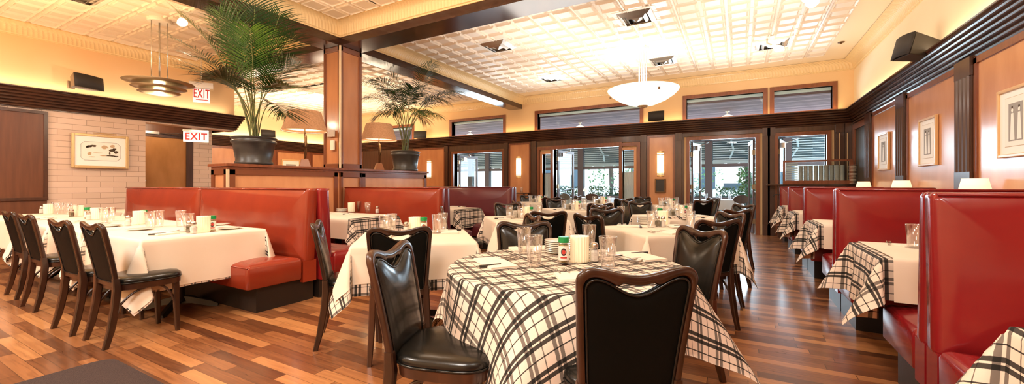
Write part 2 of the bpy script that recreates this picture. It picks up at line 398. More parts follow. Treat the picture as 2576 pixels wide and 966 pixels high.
# crown cove around each bay (walk counter-clockwise so that 'left' is inward)
cove = [(.0, 3.73), (.014, 3.73), (.014, 3.75)] + [(.03 + .145 * (1 - math.cos(t)), 3.76 + .16 * math.sin(t)) for t in [k * PI / 2 / 8 for k in range(9)]] + [(.185, 3.925), (.2, 3.925), (.2, 3.945)]
for i, (nm, (x0, x1, y0, y1, *_)) in enumerate(bays.items()):
    struct('trim_%d' % (i + 1), sweep([(x0, y0), (x1, y0), (x1, y1), (x0, y1)], cove, True), W['crown'], 'ribbed cove moulding around the %s ceiling bay' % nm, angle=50)

# beams (one cross of two members)
mb = MB().box(XL, BX0, BY0, BY1, BZ, ZC + .05).box(BX1, XR, BY0, BY1, BZ, ZC + .05)
struct('trim_5', mb, W['beam'], 'dark glossy ceiling beam running across the room')
mb = MB().box(BX0, BX1, YB, YF, BZ - .002, ZC + .05)
struct('trim_6', mb, W['beam'], 'dark glossy ceiling beam running towards the window wall')

# ---- far wall with openings
def wall_y(y0, y1, x0, x1, z0, z1, holes):
    """wall slab between y0..y1 with rectangular holes (x0,x1,z0,z1)"""
    mb = MB(); xs = sorted({x0, x1, *[h[0] for h in holes], *[h[1] for h in holes]})
    for a, b in zip(xs, xs[1:]):
        hs = sorted([h for h in holes if h[0] <= a + 1e-6 and h[1] >= b - 1e-6], key=lambda h: h[2]); z = z0
        for h in hs:
            if h[2] > z: mb.box(a, b, y0, y1, z, h[2])
            z = h[3]
        if z < z1: mb.box(a, b, y0, y1, z, z1)
    return mb
DOORS = [(-8.68, -6.72, 2.27), (-4.93, -2.94, 2.30), (-1.12, .34, 2.34), (.80, 1.71, 2.33)]
SIDE = [(-5.29, -5.02, 2.14), (-2.85, -2.53, 2.16)]
TRANS = [(-12.6, -10.6, 3.36), (-8.78, -6.70, 3.38), (-5.47, -2.38, 3.40), (-1.2, .5, 3.42), (.72, 1.82, 3.42)]
holes = [(a, b, 0, h) for a, b, h in DOORS] + [(a, b, .75, h) for a, b, h in SIDE] + [(a, b, 2.88, h) for a, b, h in TRANS]
struct('wall_far', wall_y(YF, YF + .18, XLL, XR, 0, ZC + .05, holes), W['plaster'], 'cream plaster window wall at the far end of the room')
# dark wood facing of the lower far wall (stands proud)
mb = wall_y(YF - .035, YF, XLL, XR, 0, 2.6, [(a - .14, b + .14, 0, h + .1) for a, b, h in DOORS[:1] + DOORS[2:]] + [(-5.47, -2.36, 0, 2.38)])
struct('trim_7', mb, W['dark'], 'dark walnut facing of the far wall below the cornice')
def frame_y(x0, x1, z0, z1, w, y0, y1, mb=None, bottom=True):
    mb = mb or MB()
    mb.box(x0 - w, x0, y0, y1, z0 if bottom else 0, z1 + w).box(x1, x1 + w, y0, y1, z0 if bottom else 0, z1 + w).box(x0, x1, y0, y1, z1, z1 + w)
    if bottom: mb.box(x0 - w, x1 + w, y0, y1, z0 - w, z0)
    return mb
for i, (a, b, h) in enumerate(TRANS):
    o = struct('window_%d' % (i + 1), frame_y(a, b, 2.9, h, .09, YF - .03, YF + .2), W['red_wood'],
               'wood framed clerestory window, number %d of five along the far wall counted from the left' % (i + 1))
    obj('pane', MB().box(a, b, YF + .1, YF + .106, 2.88, h), W['pane'], o)
    obj('valance', MB().box(a, b, YF + .12, YF + .14, h - .07, h), W['blind'], o)
DN = ['behind the dark booth', 'between the two sidelights', 'on the aisle', 'behind the last right booth']
def door_leaf(parent, hx, hy, ang, w, h, flip):
    M = Matrix.Translation((hx, hy, 0)) @ Matrix.Rotation(ang, 4, 'Z')
    mb = MB(); t = .022
    for x0, x1, z0, z1 in ((0, .07, .01, h), (w - .07, w, .01, h), (.07, w - .07, .01, .25), (.07, w - .07, h - .09, h)):
        mb.obox(M @ Matrix.Translation(((x0 + x1) / 2, 0, (z0 + z1) / 2)), (x1 - x0) / 2, t, (z1 - z0) / 2)
    lf = obj('door_leaf', mb, W['facade'], parent)
    obj('pane', MB().obox(M @ Matrix.Translation((w / 2, 0, h / 2 + .08)), w / 2 - .07, .004, h / 2 - .17), W['pane'], lf)
    obj('push_bar', MB().tube([M @ Vector((.1, -.05, 1.0)), M @ Vector((w - .1, -.05, 1.08))], .018, 8), W['handle'], lf)
    mb = MB().obox(M @ Matrix.Translation((.2, -.06, h - .14)), .07, .05, .06).tube([M @ Vector((.2, -.06, h - .1)), M @ Vector((.32, -.25, h - .02)), M @ Vector((.1, -.4, h + .01))], .012, 6)
    obj('door_closer', mb, W['steel'], lf)
    mb = MB()
    for z in (.3, 1.15, 2.0): mb.obox(M @ Matrix.Translation((0, 0, z)), .014, .035, .06)
    obj('hinge', mb, W['brass'], lf)
for i, (a, b, h) in enumerate(DOORS):
    o = struct('door_%d' % (i + 1), frame_y(a, b, 0, h, .085, YF - .06, YF + .19, bottom=False), W['red_wood'], 'open wood framed doorway to the porch, %s' % DN[i])
    obj('stop_moulding', frame_y(a, b, 0, h, .03, YF + .02, YF + .14, MB(), False), W['chrome_edge'] if i > 1 else W['facade'], o)
    w = (b - a) / 2 if i != 3 else b - a
    door_leaf(o, a + .03, YF + .24, R(78), min(w, .9), h - .03, 0)
    if i in (2,): door_leaf(o, b - .03, YF + .24, R(97), min(w, .9), h - .03, 1)
for i, (a, b, h) in enumerate(SIDE):
    o = struct('window_%d' % (6 + i), frame_y(a, b, .75, h, .07, YF - .05, YF + .19), W['orange'], '%s sidelight beside the middle doorway' % ('left' if i == 0 else 'right'))
    obj('pane', MB().box(a, b, YF + .1, YF + .106, .75, h), W['pane'], o)
    obj('curtain', MB().grid([[(a + (b - a) * k / 20, YF + .13 + .01 * math.sin(k * 1.9), z) for z in (.75, 1.55)] for k in range(21)]), W['curtain'], o)
    obj('curtain_rod', MB().tube([(a, YF + .13, 1.56), (b, YF + .13, 1.56)], .008, 6), W['brass'], o)
struct('trim_8', frame_y(-5.37, -2.45, 0, 2.27, .09, YF - .07, YF - .005, MB(), False), W['red_wood'], 'red-brown casing around the middle doorway and its sidelights')
PANELS = [(-15.0, -13.2), (-10.5, -9.04), (-6.47, -5.69), (-2.17, -1.48)]
for i, (a, b) in enumerate(PANELS):
    o = struct('trim_%d' % (9 + i), MB().box(a, b, YF - .045, YF - .02, .35, 2.52), W['orange'], 'amber maple wall panel, number %d from the left on the far wall' % (i + 1))
    obj('panel_moulding', frame_y(a + .05, b - .05, .4, 2.47, .05, YF - .065, YF - .04), W['red_wood'], o)
# pilasters beside the doors
mb = MB()
for x in (-8.98, -6.57, -5.57, -2.27, -1.38, .56, .66, 1.95, 2.1):
    mb.box(x - .07, x + .07, YF - .07, YF - .03, 0, 2.55); mb.box(x - .08, x + .08, YF - .08, YF - .03, 2.36, 2.55); mb.box(x - .08, x + .08, YF - .085, YF - .03, 0, .25)
struct('trim_13', mb, W['dark'], 'dark walnut pilasters between the doors of the far wall')
mb = MB()
for x in (1.93, 2.07): mb.box(x - .008, x + .008, YF - .085, YF - .068, 1.3, 2.34)
struct('trim_14', mb, W['brass'], 'thin brass strips in the far right corner')

# ---- right wall
struct('wall_right', MB().box(XR, XR + .2, YB, YF + .2, 0, ZC + .05), W['plaster_r'], 'cream plaster wall above the right-hand booths')
PIL = [10.12, 8.31, 6.31, 4.15, 2.1]
pan = [(4.33, 6.13), (6.49, 8.13), (8.49, 9.94), (2.3, 3.97)]
struct('trim_15', MB().box(XR - .02, XR, YB, YF, 0, 2.58), W['red_wood'], 'red-brown wainscot board behind the right-hand booths')
for i, (a, b) in enumerate(pan):
    o = struct('trim_%d' % (16 + i), MB().box(XR - .028, XR - .015, a + .05, b - .05, .3, 2.5), W['orange'], 'glossy amber wall panel over the booths, behind the %s framed print' % ['nearest', 'middle', 'farthest', 'unseen'][i])
    mb = MB().box(XR - .045, XR - .02, a, a + .06, .25, 2.53).box(XR - .045, XR - .02, b - .06, b, .25, 2.53).box(XR - .045, XR - .02, a, b, 2.47, 2.55)
    obj('panel_moulding', mb, W['red_wood'], o)
for i, y in enumerate(PIL):
    w = .17
    mb = MB().box(XR - .06, XR - .02, y - w, y + w, 0, 2.56).box(XR - .075, XR - .05, y - w - .01, y + w + .01, 2.36, 2.56).box(XR - .075, XR - .05, y - w - .01, y + w + .01, 0, 1.34)
    for k in range(4):
        c = y - w + .04 + k * .087
        mb.lathe([(.028, 1.34), (.028, 2.36)], 10, (XR - .06, c, 0), False, False)
    o = struct('trim_%d' % (20 + i), mb, W['dark'], 'fluted dark pilaster on the right wall, number %d counted from the far corner' % (i + 1))
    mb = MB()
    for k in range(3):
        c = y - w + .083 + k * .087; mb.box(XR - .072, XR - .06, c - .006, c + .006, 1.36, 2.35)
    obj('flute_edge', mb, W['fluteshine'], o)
struct('trim_25', MB().box(XR - .03, XR - .012, 10.34, 11.2, .9, 2.38), W['spk_k'], 'black service opening in the right wall beside the far corner')
struct('trim_26', MB().box(XR - .05, XR - .01, 10.30, 11.4, 2.38, 2.5).box(XR - .05, XR - .01, 11.2, 11.4, .6, 2.38), W['red_wood'], 'red-brown casing of the black service opening')

# ---- left block (cream brick) with recessed doorway under an overhang
def uvbox(mb, x0, x1, y0, y1, z0, z1):
    b = len(mb.v); mb.box(x0, x1, y0, y1, z0, z1)
    for k in range(6):
        f = mb.f[-6 + k]
        n = (Vector(mb.v[f[1]]) - Vector(mb.v[f[0]])).cross(Vector(mb.v[f[2]]) - Vector(mb.v[f[1]]))
        def uv(v):
            if abs(n.x) > max(abs(n.y), abs(n.z)): return (v[1], v[2])
            if abs(n.y) > abs(n.z): return (v[0], v[2])
            return (v[0], v[1])
        mb.uv[-6 + k] = [uv(mb.v[i]) for i in f]
    mb.has_uv = True; return mb
XD = -11.7
mb = MB(); uvbox(mb, XL - .25, XL, YB, 3.72, 0, 2.62); uvbox(mb, XL - .25, XL, 3.72, YBK, 2.49, 2.62); uvbox(mb, XD - .2, XD, 4.98, YBK - .02, 0, 2.62)
struct('wall_left', mb, W['brick'], 'cream brick wall on the left with the overhang above the recessed door')
mb = MB().box(XL - .25, XL + .0, YB, YBK, 2.6, ZC + .05).box(XLL - .2, XL - .25, YBK - .2, YBK, 2.6, ZC + .05)
struct('wall_left_upper', mb, W['plaster_l'], 'peach plaster wall above the cornice on the left')
struct('ceiling', MB().box(XD - .05, XL - .25, 3.72, YBK - .01, 2.60, 2.63), W['beam'], 'low soffit over the recessed door on the left')
struct('wall_recess', MB().box(XD - .2, XL - .25, 3.6, 3.72, 0, 2.5).box(XD - .12, XD - .05, 3.72, 5.0, 0, 2.62), W['brownpanel'], 'brown side and back of the door recess')
o = struct('door_5', MB().box(XD - .05, XD - .005, 3.98, 4.84, 0, 2.30), W['doorwood'], 'plain amber wood door in the brick recess')
mb = MB().box(XD - .05, XD + .02, 3.90, 3.98, 0, 2.40).box(XD - .05, XD + .02, 4.84, 4.98, 0, 2.40).box(XD - .05, XD + .02, 3.9, 4.98, 2.30, 2.40)
obj('door_frame', mb, W['dark'], o)
obj('door_closer', MB().box(XD, XD + .06, 4.0, 4.3, 2.36, 2.42).tube([(XD + .04, 4.3, 2.39), (XD + .2, 4.6, 2.40), (XD + .03, 4.75, 2.41)], .012, 6), W['steel'], o)
obj('door_handle', MB().lathe([(.025, 0), (.03, .02), (.012, .05)], 12).mesh('door_handle', W['steel'], True), None, o, (XD, 4.05, 1.30), rot=(0, PI / 2, 0))
o = struct('trim_27', MB().box(XL - .01, XL + .025, YB, 2.30, .98, 2.46).box(XL - .01, XL + .03, YB, 2.34, 0, .94), W['brownpanel'], 'large brown oak wall panel at the left edge of the brick wall')
obj('panel_edge', MB().box(XL, XL + .05, YB, 2.35, 2.44, 2.49).box(XL, XL + .06, YB, 2.35, .93, .98).box(XL, XL + .04, 2.3, 2.35, .98, 2.49), W['dark'], o)
# rear-left walls
struct('wall_rear_left', MB().box(XLL - .2, XLL, YBK - .2, YF + .2, 0, ZC + .05), W['plaster'], 'cream plaster wall at the rear left beyond the half wall')
struct('wall_recess_rear', MB().box(XLL, XD - .2, YBK - .2, YBK, 0, 2.6), W['red_wood'], 'back side of the brick block')
struct('trim_28', MB().box(XLL, XLL + .03, YBK, YF, 0, 2.58), W['red_wood'], 'red-brown wainscot of the rear left wall')
rp = [(6.9, 7.75), (8.0, 8.9), (9.25, 10.35), (10.7, 11.4)]
for i, (a, b) in enumerate(rp):
    o = struct('trim_%d' % (29 + i), MB().box(XLL + .03, XLL + .045, a, b, .3, 2.44), W['orange'], 'pale amber panel, number %d from the left on the rear left wall' % (i + 1))
    obj('panel_moulding', MB().box(XLL + .03, XLL + .06, a - .06, a, .3, 2.5).box(XLL + .03, XLL + .06, b, b + .06, .3, 2.5).box(XLL + .03, XLL + .06, a, b, 2.44, 2.5), W['red_wood'], o)
struct('wall_back', MB().box(XL - .3, XR + .2, YB - .2, YB, 0, ZC + .05), W['plaster'], 'plaster wall behind the viewer')

# ---- cornice with six ribs, all around
prof = [(.0, 2.52), (.03, 2.52)]
for k in range(6):
    o0, z0 = .03 + k * .022, 2.53 + k * .050
    prof += [(o0, z0), (o0 + .016, z0 + .008), (o0 + .024, z0 + .024), (o0 + .016, z0 + .040), (o0 + .010, z0 + .046)]
prof += [(.165, 2.838), (.18, 2.845), (.18, 2.862), (.0, 2.862)]
struct('trim_33', sweep([(XR, YB), (XR, YF), (XLL, YF), (XLL, YBK)], prof), W['cornice'], 'ribbed dark wood cornice along the right and far walls', angle=35)
struct('trim_34', sweep([(XLL, YBK), (XL, YBK), (XL, YB)], prof), W['cornice'], 'ribbed dark wood cornice on the left brick wall', angle=35)

# ---- half wall with pillar
HW0, HW1, HX0, HX1, HZ = 2.95, 6.97, -6.42, -6.0, 1.45
mb = MB().box(HX0 + .02, HX1 - .02, HW0 + .02, HW1 - .02, 0, HZ)
hw = struct('wall_half', mb, W['orange'], 'amber wood half wall topped with palms and lamps')
mb = MB().box(HX0 - .03, HX1 + .03, HW0 - .03, HW1 + .03, HZ, HZ + .04).box(HX0, HX1, HW0, HW1, HZ - .035, HZ)
obj('cap_rail', mb, W['red_wood'], hw, bevel=.006)
mb = MB()
for a, b in ((2.98, 4.68), (5.2, 6.95)):
    for y0, y1, z0, z1 in ((a, a + .07, .2, 1.41), (b - .07, b, .2, 1.41), (a, b, 1.34, 1.415), (a, b, .1, .2)): mb.box(HX1 - .03, HX1 + .002, y0, y1, z0, z1)
for x0, x1, z0, z1 in ((HX0, HX0 + .07, .2, 1.41), (HX1 - .09, HX1 - .025, .2, 1.41), (HX0, HX1 - .02, 1.34, 1.415)): mb.box(x0, x1, HW0, HW0 + .03, z0, z1)
obj('panel_moulding', mb, W['pillar_d'], hw)
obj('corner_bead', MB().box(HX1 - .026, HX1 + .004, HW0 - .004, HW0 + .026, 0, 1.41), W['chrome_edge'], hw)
mb = MB().box(BX0 + .012, BX1 - .012, BY0 + .012, BY1 - .012, 0, BZ)
pl = struct('wall_pillar', mb, W['pillar'], 'square amber wood pillar rising from the half wall to the beams')
mb = MB()
for z0, z1 in ((HZ + .03, BZ), (0, HZ - .03)):
    for a0, a1, b0, b1 in ((0, .055, z0, z1), (.375, .43, z0, z1), (0, .43, z0, z0 + .09), (0, .43, z1 - .09, z1)):
        mb.box(BX0 + a0, BX0 + a1, BY0 - .006, BY0 + .02, b0, b1)
        mb.box(BX1 - .02, BX1 + .012, BY0 + a0 * 1.07, BY0 + a1 * 1.07, b0, b1)
obj('panel_moulding', mb, W['pillar_d'], pl, bevel=.008)
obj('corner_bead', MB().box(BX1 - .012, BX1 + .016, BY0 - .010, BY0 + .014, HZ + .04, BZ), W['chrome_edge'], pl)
for nm, x0, x1, z0, z1, lb, ct in (('thermostat_cover', -6.29, -6.12, 2.03, 2.15, 'white plastic box screwed to the front of the wood pillar', 'box'), ('wall_switch', -6.21, -6.12, 1.80, 1.97, 'small cream switch on the pillar below the white box', 'switch')):
    o = tag(obj(nm, MB().box(x0, x1, BY0 - .045, BY0 - .008, z0, z1), W['white_metal'], bevel=.008), lb, ct)
for i, (p0, p1) in enumerate((((XR, YB), (XR, YF)),)):
    struct('baseboard_right', MB().box(XR - .04, XR - .018, YB, YF, 0, .14), W['dark'], 'dark baseboard along the right wall')
struct('baseboard_left', MB().box(XL, XL + .02, YB, 3.72, 0, .14), W['dark'], 'dark baseboard along the brick wall')

# ------------------------------------------------------------------ chairs
def outline(hb, ht, zb, zt, r, dip, n=9, nt=25, ns=10):
    """chair-back outline (x,z), starting bottom left, up the left stile, over the dipped top rail, down the right stile"""
    pts = []
    for k in range(ns):
        t = k / ns; pts.append((-(hb + (ht - hb) * t), zb + (zt - r - zb) * t))
    top = lambda x: zt - dip * (0.5 + 0.5 * math.cos(PI * min(1, abs(x) / (ht - r * .9))))
    for k in range(n + 1):
        a = PI - (PI / 2) * k / n
        pts.append((-ht + r + r * math.cos(a), zt - r + r * math.sin(a)))
    for k in range(1, nt):
        x = (-ht + r) + (2 * ht - 2 * r) * k / nt; pts.append((x, top(x)))
    return pts + [(-x, z) for x, z in reversed(pts[:ns + n + 1])]
def lean(x, y, z):
    t = max(0, (z - .44) / .46)
    return (x, y - .20 - .085 * t ** 1.25 - .010 * t * (1 - (x / .2) ** 2), z)
def make_chair():
    root = thing('dining_chair', 'x', 'chair')
    o_ = outline(.185, .213, .43, .922, .05, .028); w_ = outline(.160, .188, .47, .890, .034, .062)
    i_ = [(x, z + (.030 * max(0, 1 - (x / .068) ** 2) ** .3 if z > .7 and abs(x) < .068 else 0)) for x, z in w_]
    # frame: eight-sided section between outer and inner outline
    rings = []
    for (xo, zo), (xi, zi) in zip(o_, i_):
        ring = []
        for t, y in ((0, -.008), (0, .008), (.18, .015), (.82, .015), (1, .008), (1, -.008), (.82, -.015), (.18, -.015)):
            ring.append(lean(xo + (xi - xo) * t, y, zo + (zi - zo) * t))
        rings.append(ring)
    mb = MB().loops(rings)
    mb.box(-.165, .165, -.212, -.190, .435, .475)
    obj('back_frame', mb, W['chairwood'], root, angle=60)
    # upholstered panel with the hand-hole notch under the rail
    loop = list(w_)
    # close bottom
    loop = loop + [(.152 - .304 * k / 8, .462) for k in range(1, 8)]
    cx, cz = 0, .66; mbp = MB(); n = len(loop)
    for sgn, hs in ((1, (0, .010, .017, .026, .030, .031)), (-1, (0, .006, .010, .013, .014, .014))):
        rg = []; mbp.cm = 0 if sgn > 0 else 1
        for k, h in zip((1, .975, .92, .7, .35, .02), hs):
            rg.append([lean(cx + (x - cx) * k, sgn * h, cz + (z - cz) * k) for x, z in loop])
        mbp.loops(rg, True, False, True)
    obj('back_panel', mbp, [W['vinyl'], W['vinyl_dulled']], root, smooth=True)
    pp = [lean(x * .965, -.011, cz + (z - cz) * .968) for x, z in loop]; pf = [lean(x * .955, .014, cz + (z - cz) * .955) for x, z in loop]
    obj('piping', MB().tube(pp + pp[:1], .0045, 6), W['vinyl'], root, smooth=True); obj('piping', MB().tube(pf + pf[:1], .0045, 6), W['vinyl'], root, smooth=True)
    # seat
    def se(t, k=1.0, zz=0):
        c, s = math.cos(t), math.sin(t); e = 2 / 3.6
        x = .213 * math.copysign(abs(c) ** e, c); y = .215 * math.copysign(abs(s) ** e, s)
        return (x * (1 + .06 * y / .215) * k, y * k + .012, zz)
    T = [2 * PI * j / 40 for j in range(40)]
    mb = MB().loops([[se(t, k, z) for t in T] for k, z in ((1.0, .452), (1.02, .462), (1.01, .478), (.94, .492), (.75, .500), (.4, .504), (.05, .505))], True, True, True)
    obj('seat_cushion', mb, W['vinyl'], root, smooth=True)
    mb = MB().loops([[se(t, k, z) for t in T] for k, z in ((.95, .400), (1.0, .404), (1.015, .446), (.98, .452))], True, True, True)
    obj('seat_frame', mb, W['chairwood'], root, angle=50)
    sp = [se(t, 1.018, .453) for t in T]
    obj('seat_piping', MB().tube(sp + sp[:1], .005, 6), W['vinyl'], root, smooth=True)
    # legs: square, tapered, rear ones sweep back
    for sx in (-1, 1):
        rg = []
        for z, x, y, w in ((.50, .176, -.206, .017), (.42, .178, -.200, .021), (.28, .182, -.212, .021), (.12, .188, -.238, .019), (0, .193, -.268, .015)):
            rg.append([(sx * (x + a * w), y + b * w * 1.15, z) for a, b in ((-1, -.7), (-.7, -1), (.7, -1), (1, -.7), (1, .7), (.7, 1), (-.7, 1), (-1, .7))])
        obj('leg', MB().loops(rg), W['chairwood'], root, angle=40)
    for sx in (-1, 1):
        rg = []
        for z, x, y, w in ((.41, .172, .168, .020), (.2, .172, .172, .018), (0, .174, .180, .014)):
            rg.append([(sx * (x + a * w), y + b * w, z) for a, b in ((-1, -.7), (-.7, -1), (.7, -1), (1, -.7), (1, .7), (.7, 1), (-.7, 1), (-1, .7))])
        obj('leg', MB().loops(rg), W['chairwood'], root, angle=40)
    for sx in (-1, 1):     # bentwood braces
        q = [(sx * .178, -.205 + .012 - .045 * (1 - t) + .20 * t ** 1.6, .17 + .235 * math.sin(t * PI / 2)) for t in [k / 10 for k in range(11)]]
        obj('brace', MB().tube(q, .009, 8), W['chairwood'], root, smooth=True)
        q = [(sx * .172, .165 - .14 * t ** 1.6, .20 + .205 * math.sin(t * PI / 2)) for t in [k / 10 for k in range(11)]]
        obj('brace', MB().tube(q, .009, 8), W['chairwood'], root, smooth=True)
    return root
CHAIR = Kind(make_chair)
def chair(x, y, face, label, group=None):
    """face = heading (degrees from +X) of someone sitting in it; x,y = floor centre of the seat"""
    return CHAIR.put((x, y, 0), R(face - 90), label, group)

# ------------------------------------------------------------------ tables and cloths
TT = .75
def rect_cloth(hx, hy, ox0, ox1, oy0, oy1, e, amp, seed, beta=38, step=.03):
    """square cloth over a rectangular top: hangs ox0/ox1 past the -x/+x edge and oy0/oy1 past -y/+y; folds stand out at the corners"""
    rnd = random.Random(seed); ph = [rnd.uniform(0, 6) for _ in range(8)]; ax, ay = amp if isinstance(amp, tuple) else (amp, amp)
    def axis(h, o0, o1):
        a = []
        n = max(2, int(2 * h / .12)); a += [-h + 2 * h * k / n for k in range(n + 1)]
        for o, s in ((o0, -1), (o1, 1)):
            if o > 0:
                m = max(3, int(o / step)); a += [s * (h + o * k / m) for k in range(1, m + 1)] + [s * (h + .006)]
        return sorted(a)
    S, Tt = axis(hx, ox0, ox1), axis(hy, oy0, oy1); P = []; UV = []
    r = .012
    def hang(d):       # rounded edge: distance along cloth -> (out, down)
        if d < r * PI / 2: return (r * math.sin(d / r), r * (1 - math.cos(d / r)))
        return (r + (d - r * PI / 2) * .05, r + (d - r * PI / 2) * .998)
    for s in S:
        row = []; ur = []
        for t in Tt:
            a, b = max(abs(s) - hx, 0), max(abs(t) - hy, 0); sx, sy = math.copysign(1, s), math.copysign(1, t)
            if a == 0 and b == 0: p = (s, t, e + .0015 * math.sin(9 * s + ph[0]) * math.sin(8 * t + ph[1]))
            elif b == 0:
                o, d = hang(a); w = ax * a * math.sin(t * 11 + ph[2]) * math.cos(t * 5 + ph[3])
                p = (sx * (hx + e + o + w), t, e - d)
            elif a == 0:
                o, d = hang(b); w = ay * b * math.sin(s * 11 + ph[4]) * math.cos(s * 5 + ph[5])
                p = (s, sy * (hy + e + o + w), e - d)
            else:
                rho = math.hypot(a, b); fi = math.atan2(b, a); bb = R(beta) * math.sin(2 * fi)
                o, d = hang(rho)
                h = d * math.sin(bb); z = -d * math.cos(bb)
                sp = rho * .24 * math.sin(4 * fi)
                cxx = hx + e + o * math.cos(fi); cyy = hy + e + o * math.sin(fi)
                p = (sx * (cxx + h * .707 + sp * .707), sy * (cyy + h * .707 - sp * .707), e + z)
            row.append(p); ur.append((s + 3, t + 3))
        P.append(row); UV.append(ur)
    return MB().grid(P, False, UV)
def round_cloth(rad, half, rot, e, seed):
    P = []; UV = []; nphi = 180; rings = [0.02, .2, .4, rad - .1, rad - .02, rad, rad + .006, rad + .015, rad + .03] + [rad + .03 + .04 * k for k in range(1, 40)]
    rnd = random.Random(seed)
    for j in range(nphi + 1):
        fi = 2 * PI * j / nphi; edge = half / max(abs(math.cos(fi - rot)), abs(math.sin(fi - rot)))
        row = []; ur = []
        dc = min(abs(((fi - rot - PI / 4 - k * PI / 2 + PI) % (2 * PI)) - PI) for k in range(4))   # angle from nearest cloth corner
        prev = 0
        for k, r in enumerate(rings):
            r = min(r, edge)
            if r <= rad: p = (r * math.cos(fi), r * math.sin(fi), e)
            else:
                d = r - rad; q = .012
                if d < q * PI / 2: o, z = q * math.sin(d / q), q * (1 - math.cos(d / q))
                else:
                    dd = d - q * PI / 2
                    fl = .16 + .34 * math.exp(-(dc / .30) ** 2) + .06 * math.sin(9 * fi + 1)
                    o, z = q + dd * math.sin(fl), q + dd * math.cos(fl)
                # the fold pulls cloth sideways towards the corner
                sg = ((fi - rot - PI / 4) % (PI / 2)); sg = sg if sg < PI / 4 else sg - PI / 2
                f2 = fi - sg * min(.55, d * 1.1) * math.exp(-(dc / .5) ** 2)
                p = ((rad + o) * math.cos(f2), (rad + o) * math.sin(f2), e - z)
            row.append(p)
            c, s = math.cos(-rot), math.sin(-rot); x, y = r * math.cos(fi), r * math.sin(fi)
            ur.append((3 + x * c - y * s, 3 + x * s + y * c))
        P.append(row); UV.append(ur)
    return MB().grid(P, False, UV)
def pedestal(root, h, rot=0, wide=.33):
    obj('column', MB().lathe([(.07, .07), (.055, .10), (.045, .14), (.045, h - .05), (.09, h - .02)], 18), W['black_base'], root, angle=40)
    for k in range(4):
        a = rot + k * PI / 2; d = Vector((math.cos(a), math.sin(a), 0)); n = Vector((-d.y, d.x, 0)); rg = []
        for r, w, z0, z1 in ((.02, .03, .05, .12), (.12, .028, .045, .10), (wide - .06, .026, .005, .055), (wide, .022, 0, .025)):
            rg.append([d * r + n * w + Vector((0, 0, z0)), d * r - n * w + Vector((0, 0, z0)), d * r - n * w * .6 + Vector((0, 0, z1)), d * r + n * w * .6 + Vector((0, 0, z1))])
        obj('foot', MB().loops(rg), W['black_base'], root, angle=40)
def table(x, y, hx, hy, rot, tname, plaid=(.33,) * 4, white=(.27,) * 4, legs=True, amp=.10, seed=1, beta=15, cat_table='table'):
    """rectangular dining table with an under cloth (plaid) and an over cloth (white)"""
    rz = R(rot)
    t = thing('dining_table', tname[3:] + ', hidden under its cloths', 'table', (x, y, 0), rz)
    obj('tabletop', MB().box(-hx + .004, hx - .004, -hy + .004, hy - .004, TT - .03, TT - .002), W['dark'], t)
    pedestal(t, TT, PI / 4)
    if plaid:
        o = obj('plaid_tablecloth', rect_cloth(hx, hy, *plaid, .002, amp, seed, beta), W['plaid'], None, (x, y, TT), rz, smooth=True)
        tag(o, 'black and cream plaid under-cloth, ' + tname, 'tablecloth')
    if white:
        o = obj('white_tablecloth', rect_cloth(hx, hy, *white, .007, amp, seed, beta), W['white'], None, (x, y, TT), rz, smooth=True)
        tag(o, 'white over-cloth, ' + tname, 'tablecloth')
    return Matrix.Translation((x, y, TT + .009)) @ Matrix.Rotation(rz, 4, 'Z')

# ------------------------------------------------------------------ things on the tables
REG = {}
def reg(o, what, tname, cat, M):
    o['category'] = cat; REG.setdefault((what, tname), []).append(o); return o
def make_glass():
    r = thing('water_glass', 'x', 'glass')
    # tumbler: outer wall, rim, inner wall, thick base
    obj('tumbler', MB().lathe([(.028, 0), (.030, .004), (.041, .142), (.0405, .146), (.0385, .144), (.029, .016), (.004, .014)], 24), W['glass'], r, smooth=True)
    return r
def glass_mesh():
    return MB().lathe([(.002, 0), (.027, 0), (.030, .004), (.041, .140), (.0415, .145), (.0385, .145), (.0375, .140), (.0285, .016), (.002, .014)], 24, cap0=True, cap1=True).mesh('water_glass', W['glass'], True)
ME_GLASS = glass_mesh()
def make_votive():
    r = thing('votive_candle', 'x', 'candle'); r.scale = (1.3,) * 3
    obj('ribbed_cup', MB().lathe([(.002, 0), (.034, 0), (.0385, .006), (.040, .112), (.0405, .115), (.037, .115), (.035, .05), (.002, .048)], 72, rib=18, amp=.0026), W['votive'], r, smooth=True)
    obj('flame', MB().lathe([(.001, .050), (.006, .058), (.008, .068), (.004, .082), (.0006, .095)], 10), W['flame'], r, smooth=True)
    return r
def make_shaker(fill):
    def f():
        r = thing('salt_shaker' if fill == 'salt' else 'pepper_shaker', 'x', 'shaker'); r.scale = (1.32,) * 3
        obj('glass_body', MB().lathe([(.018, 0), (.021, .004), (.021, .045), (.015, .058), (.015, .062)], 8), W['glass'], r)
        obj('contents', MB().lathe([(.017, .003), (.019, .006), (.019, .043), (.014, .052)], 8), W[fill], r)
        obj('lid', MB().lathe([(.0165, .060), (.0175, .064), (.0175, .075), (.013, .083), (.003, .086)], 14), W['steel'], r, smooth=True)
        return r
    return f
